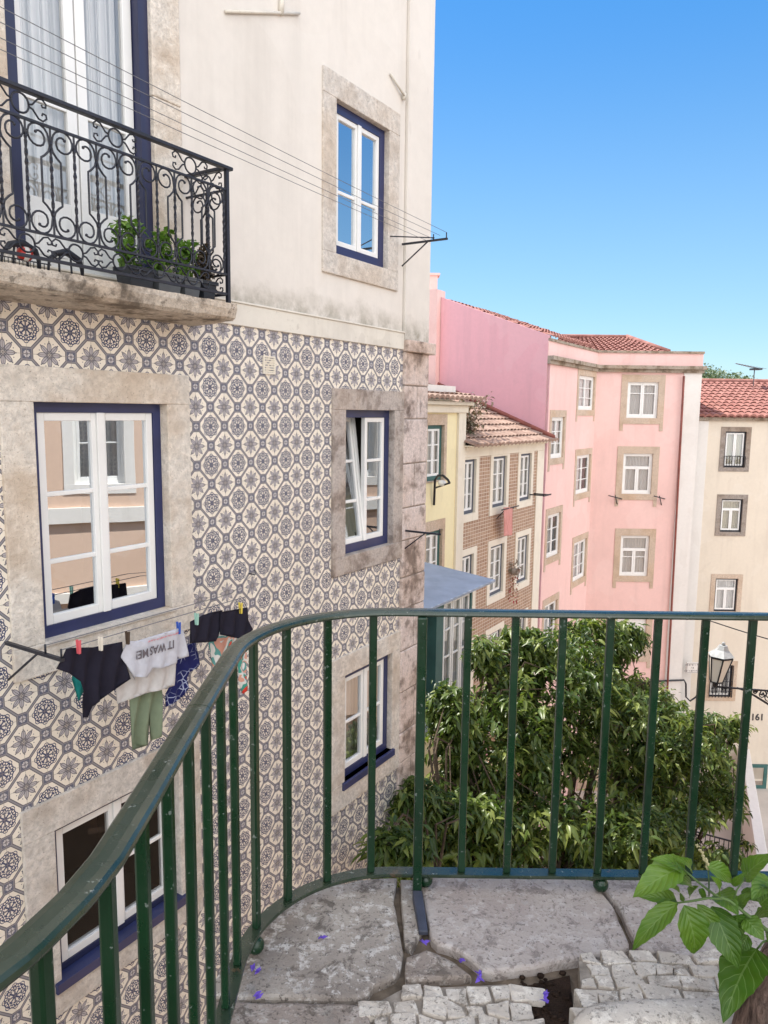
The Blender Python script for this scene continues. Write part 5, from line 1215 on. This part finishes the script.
# fallen purple petals
M['petal'] = plain('purple_petal', (.16, .09, .50), .7, .2, 20, .2, 0)
for x, y in ((322, 938), (258, 972), (252, 968), (259, 997), (425, 943), (478, 975), (480, 981), (546, 1002), (545, 996), (462, 962)):
    p = on_z(x, y, .006); rr = random.Random(x*y); mb = MB(NF)
    for k in range(3):
        a = rr.uniform(0, 6.28); l = .014; c_ = Vector((p.x+rr.uniform(-.006, .006), p.y+rr.uniform(-.006, .006), .008)); d = Vector((math.cos(a), math.sin(a), 0)); s = Vector((-d.y, d.x, 0))*.006
        mb.add([c_-d*l, c_+s+Vector((0, 0, .006)), c_+d*l+Vector((0, 0, .008)), c_-s+Vector((0, 0, .002))], [(0, 1, 2, 3)], world=True)
    where = {322: 'in the middle of the lichened slab', 258: 'near the left end of the slab by the bars', 252: 'closest to the bottom rail at the left', 259: 'on the joint between the two left slabs', 425: 'at the foot of the main post', 478: 'where the slab crack meets the cobbles', 480: 'at the edge of the cobbles below the crack', 546: 'on the soil between the cobbles', 545: 'in the soil gap under the smooth slab', 462: 'in the curved crack between slabs'}[x]
    wholes('fallen_petal', mb, M['petal'], 'small purple fallen petal '+where, 'petal', 'fallen purple petals on the paving')

# ------------------------------------------------------------------ street tree below the terrace
TR = thing('leafy_tree', 'large leafy green tree with drooping narrow leaves below the terrace', 'tree', (3.2, 10.6, STREET))
M['treebark'] = plain('tree_bark', (.10, .075, .055), .95, .35, 8, .1, .8, .02)
M['leaf'] = leafmat('tree_leaf', (.022, .045, .011), (.075, .120, .024), (.25, .29, .075), .36, .40)
ell = [(555, 705, 10, 70, 75, 1.0), (600, 765, 10.6, 105, 100, 1.3), (500, 765, 9.2, 62, 80, 1), (455, 835, 8, 62, 45, .8), (400, 852, 6.6, 24, 22, .22), (560, 845, 9, 120, 60, 1.1), (680, 795, 11.2, 60, 75, 1), (645, 745, 11.8, 48, 62, .9), (715, 835, 11, 32, 48, .5), (640, 850, 9.6, 100, 45, .9),
       (590, 650, 11.2, 42, 34, .6), (522, 662, 10, 30, 36, .5), (484, 655, 9.4, 12, 16, .14), (452, 740, 8.8, 26, 44, .35), (700, 735, 12, 28, 24, .3), (448, 700, 8.8, 14, 14, .12), (625, 640, 11.6, 20, 18, .2), (630, 700, 11.8, 22, 30, .2), (735, 728, 12, 8, 10, .06), (420, 800, 7.6, 20, 20, .16)]
rr = random.Random(77); cl = []; hubs = []
holes_px = [(575, 785, 16), (632, 665, 13), (478, 795, 9), (560, 748, 9), (705, 838, 17), (728, 828, 17), (690, 828, 9), (610, 700, 7), (490, 730, 6), (720, 690, 10), (437, 765, 12), (430, 745, 8), (520, 725, 6)]
for (x, y, Y, rx, ry, wt) in ell:
    hubs.append(at_y(x, y+ry*.25, Y)); N = int(330*wt)
    for _ in range(N):
        while True:
            a, b, c = rr.uniform(-1, 1), rr.uniform(-1, 1), rr.uniform(-1, 1); l = math.sqrt(a*a+b*b+c*c)
            if .35 < l < 1: break
        s_ = (l**.6)/l
        xx, yy = x+a*s_*rx, y+b*s_*ry
        if any((xx-h[0])**2+(yy-h[1])**2 < h[2]**2 for h in holes_px): continue
        cl.append((at_y(xx, yy, Y+c*s_*(rx+ry)/2*Y/750), .13))
def treeleaves(name, mat, centers, parent, seed):
    r_ = random.Random(seed); vs = []; fs = []; tone = []; off = ROOTM[parent.name].inverted()
    for C, rad in centers:
        ct = r_.random(); main = Vector((r_.gauss(0, 1), r_.gauss(0, 1), .2+r_.random()*.6)).normalized()
        for _ in range(17):
            t = r_.random(); p = C+main*(t-.5)*.30+Vector((r_.gauss(0, .035), r_.gauss(0, .035), r_.gauss(0, .035)))
            ax = (Vector((r_.gauss(0, 1), r_.gauss(0, 1), 0)).normalized()*.75+main*.4+Vector((0, 0, -.55+r_.uniform(-.45, .5)))).normalized()
            l = r_.uniform(.075, .165)*(.8+.45*ct); sd = ax.cross(Vector((r_.uniform(-.5, .5), r_.uniform(-.5, .5), 1))).normalized()*l*.16; up = sd.cross(ax).normalized()*l*.06; dn = Vector((0, 0, -l*.22))
            n = len(vs); q1, q2 = p+ax*l*.33, p+ax*l*.68+dn*.35
            vs += [p, q1+sd+up, q1, q1-sd+up, q2+sd*.75+up, q2, q2-sd*.75+up, p+ax*l+dn]
            fs += [(n, n+1, n+2), (n, n+2, n+3), (n+1, n+4, n+5, n+2), (n+2, n+5, n+6, n+3), (n+4, n+7, n+5), (n+5, n+7, n+6)]
            tn = min(1, max(0, .6*ct+.5*r_.random()-.05)); tone += [tn]*8
    me = bpy.data.meshes.new(name); me.from_pydata([off @ v for v in vs], [], fs); at = me.attributes.new('tone', 'FLOAT', 'POINT'); at.data.foreach_set('value', tone)
    me.polygons.foreach_set('use_smooth', [True]*len(fs)); me.materials.append(mat); o = bpy.data.objects.new(name, me); COL.objects.link(o); o.parent = parent; return o
treeleaves('crown', M['leaf'], cl, TR, 3)
mb = MB(NF); base = Vector((3.2, 10.6, STREET)); fork = Vector((2.7, 10.1, -7.2))
mb.tube([base, Vector((3.15, 10.5, -10)), fork], [.28, .22, .19], 9, world=True)
for h in hubs:
    mid = fork.lerp(h, .5)+Vector((rr.uniform(-.3, .3), rr.uniform(-.3, .3), .25)); mb.tube([fork, fork.lerp(mid, .5)+Vector((0, 0, .1)), mid, h], [.13, .09, .06, .025], 7, world=True)
    near = [c for c, _ in cl if (c-h).length < 1.6]
    for c in rr.sample(near, min(12, len(near))): mb.tube([h.lerp(mid, .3), h.lerp(c, .5)+Vector((0, 0, .08)), c], [.02, .012, .005], 4, world=True)
mb.build('trunk', M['treebark'], TR)

# ------------------------------------------------------------------ young tree on the terrace, leaves close to us
g = NG('rough_brown_bark'); v_ = g.vec((1, 1, .22)); n1 = g.noise(34, 6, .7, v=v_, dist=.6); n2 = g.noise(9, 4)
c1 = g.mix(g.mapr(n1, .36, .62), (.06, .038, .03), (.30, .20, .16)); c1 = g.mix(g.mapr(n2, .55, .7, 0, .5), c1, (.26, .20, .16)); g.bump(n1, 1.0, .03); M['bark'] = g.col(c1, .95, .15)
YT = thing('young_tree', 'thick brown barked trunk with broad bright green leaves, close at the lower right', 'tree', (1.03, 1.70, -.02))
tp = [(1.135, 1.70, -.02), (1.10, 1.71, .08), (1.115, 1.715, .18), (1.15, 1.72, .27), (1.22, 1.74, .37), (1.36, 1.76, .6), (1.62, 1.8, 1.1), (1.8, 1.8, 1.8), (1.95, 1.8, 2.4)]
tp = [(x-.10, y, z) for x, y, z in tp]; mb = MB(NF); mb.tube(tp, [.115, .095, .088, .084, .080, .07, .06, .045, .03], 20)
mb.v = [p+Vector((noise.noise(p*14), noise.noise(p*14+Vector((5, 0, 0))), 0))*.012 for p in mb.v]; mb.build('trunk', M['bark'], YT)
g = NG('broad_leaf'); o_ = g.t.nodes.new('ShaderNodeAttribute'); o_.attribute_name = 'luv'; s3 = g.sep(o_.outputs['Vector'])
side_ = g.math('ABSOLUTE', s3[0]); vein = g.math('PINGPONG', g.math('SUBTRACT', g.math('MULTIPLY', s3[1], 7.0), g.math('MULTIPLY', side_, 2.2)), .5)
vl = g.math('MAXIMUM', g.math('LESS_THAN', vein, .045), g.math('LESS_THAN', side_, .04))
base_ = g.mix(s3[2], (.045, .115, .008), (.17, .29, .025)); base_ = g.mix(g.mapr(g.noise(22, 4), .35, .7, 0, .5), base_, (.045, .14, .018)); cc = g.mix(g.math('MULTIPLY', vl, .45), base_, (.22, .33, .10))
g.col(cc, .38, .5); bp_ = g.t.nodes.new('ShaderNodeBump'); bp_.inputs['Strength'].default_value = .5; bp_.inputs['Distance'].default_value = .004; g.L(vein, bp_.inputs['Height']); g.L(bp_.outputs[0], g.b.inputs['Normal'])
tl = g.t.nodes.new('ShaderNodeBsdfTranslucent'); g.L(cc, tl.inputs[0]); ms = g.t.nodes.new('ShaderNodeMixShader'); ms.inputs[0].default_value = .35
g.L(g.b.outputs[0], ms.inputs[1]); g.L(tl.outputs[0], ms.inputs[2]); g.L(ms.outputs[0], g.out.inputs[0]); M['broad'] = g.m
def leaf(B, T, w, tone, seed, fold=.35, curl=.12, tilt=0.0):
    rr = random.Random(seed); B, T = Vector(B), Vector(T); ax = T-B; l = ax.length; ax.normalize()
    view = (Vector((0, 0, EYE))-B).normalized(); view = (view+Vector((0, 0, .5))+Vector((rr.uniform(-.3, .3), rr.uniform(-.3, .3), 0))).normalized()
    sd = ax.cross(view).normalized(); sd = (sd*math.cos(tilt)+sd.cross(ax)*math.sin(tilt)).normalized(); nm = sd.cross(ax).normalized()
    if nm.z < 0: nm = -nm
    NL, NW_ = 16, 6; vs = []; uv = []; fs = []
    for i in range(NL+1):
        t = i/NL; hw = w*.5*(math.sin(math.pi*min(1, t**.72))**.8)*(1-.25*t)+.0004; hw *= 1+.05*math.sin(i*2.4+seed)
        mid = B+ax*l*t+nm*(curl*l*math.sin(math.pi*t*.9)-.10*l*t*t)
        for j in range(-NW_//2, NW_//2+1):
            s = j/(NW_/2); vs.append(mid+sd*hw*s+nm*(fold*hw*abs(s)**1.1+.06*hw*math.sin(t*26+seed)*abs(s))); uv.append((s, t, tone))
    m = NW_+1
    for i in range(NL):
        for j in range(NW_): fs.append((i*m+j, i*m+j+1, (i+1)*m+j+1, (i+1)*m+j))
    off = ROOTM['young_tree'].inverted(); me = bpy.data.meshes.new('leaf'); me.from_pydata([off @ v for v in vs], [], fs)
    at = me.attributes.new('luv', 'FLOAT_VECTOR', 'POINT'); at.data.foreach_set('vector', [c for q in uv for c in q]); me.polygons.foreach_set('use_smooth', [True]*len(fs))
    me.materials.append(M['broad']); o = bpy.data.objects.new('leaf', me); COL.objects.link(o); o.parent = YT
LY0 = 1.62
lv = [((682, 867), (633, 896), 24, .85), ((686, 872), (653, 858), 15, .75), ((684, 873), (656, 887), 15, .55), ((677, 902), (640, 896), 15, .8), ((692, 887), (671, 881), 9, .35), ((677, 903), (631, 950), 17, .6), ((684, 905), (696, 956), 27, .5), ((697, 904), (727, 945), 14, .45),
      ((712, 906), (739, 969), 26, .12), ((719, 892), (738, 914), 20, .45), ((737, 915), (741, 941), 18, .1), ((707, 866), (734, 882), 15, .7), ((745, 878), (774, 854), 17, .5), ((772, 880), (752, 898), 20, .75), ((741, 892), (772, 903), 10, .4), ((757, 949), (723, 1019), 38, .15), ((745, 918), (764, 940), 17, .6),  # first leaf's low tone paints the shade lying on it
      ((680, 900), (672, 886), 9, .9), ((676, 900), (654, 912), 12, .3), ((690, 897), (697, 886), 8, .9), ((718, 894), (712, 876), 10, .8), ((705, 900), (700, 887), 5, .4), ((732, 885), (746, 872), 6, .5), ((738, 908), (752, 893), 10, .6), ((752, 925), (775, 915), 16, .5), ((760, 905), (780, 890), 18, .4), ((748, 935), (738, 952), 12, .2), ((765, 930), (782, 950), 20, .4), ((690, 870), (676, 857), 9, .65), ((755, 900), (768, 884), 12, .65)]
for i, (b, t_, w, tn) in enumerate(lv):
    Yb, Yt = LY0+.015*(i % 5), LY0-.03+.02*(i % 4); B = at_y(*b, Yb); T = at_y(*t_, Yt); leaf(B, T, w*1.22/750*Yb*1.15, tn, i)
def pst(pts, r, Y): return [at_y(x, y, Y) for x, y in pts], r
mb = MB(NF); s0 = [at_y(x, y, LY0+.01) for x, y in ((681, 867), (698, 882), (715, 895), (730, 901), (745, 913), (763, 927), (785, 945))]+[Vector((1.16, 1.70, .36))]
mb.tube(s0, [.002, .0025, .003, .0035, .004, .005, .006, .008], 7, world=True)
mb.tube([at_y(x, y, LY0) for x, y in ((677, 903), (692, 901), (708, 898), (722, 899))], [.002, .0025, .003, .003], 6, world=True)
mb.tube([at_y(x, y, LY0+.02) for x, y in ((709, 896), (709, 880), (708, 868))], .0018, 5, world=True)
mb.tube([at_y(x, y, LY0+.02) for x, y in ((733, 902), (737, 890), (745, 878))], .002, 5, world=True)
mb.tube([at_y(x, y, LY0+.02) for x, y in ((757, 949), (763, 942), (775, 938))], .0025, 5, world=True); mb.build('stems', M['stem'], YT)
mb = MB(NF); rr = random.Random(4); M['spike'] = plain('pale_flower_spike', (.45, .40, .22), .8, .3, 30)
for i in range(44):
    t = i/43; x, y = 708-14*t+3*math.sin(t*2.2), 868-24*t; p = at_y(x, y, LY0+.02); mb.ball(p+Vector((rr.uniform(-1, 1), rr.uniform(-1, 1), rr.uniform(-1, 1)))*.003, .0032*(1.2-.6*t), 6)
mb.build('flower_spike', M['spike'], YT)
cs2 = [(Vector((1.95+rr.uniform(-.45, .6), 1.85+rr.uniform(-.6, .6), 2.6+rr.uniform(-.45, .6))), .14) for _ in range(60)]
leafcloud('crown', M['herb'], cs2, .13, YT, 2, wid=.55, per=10)
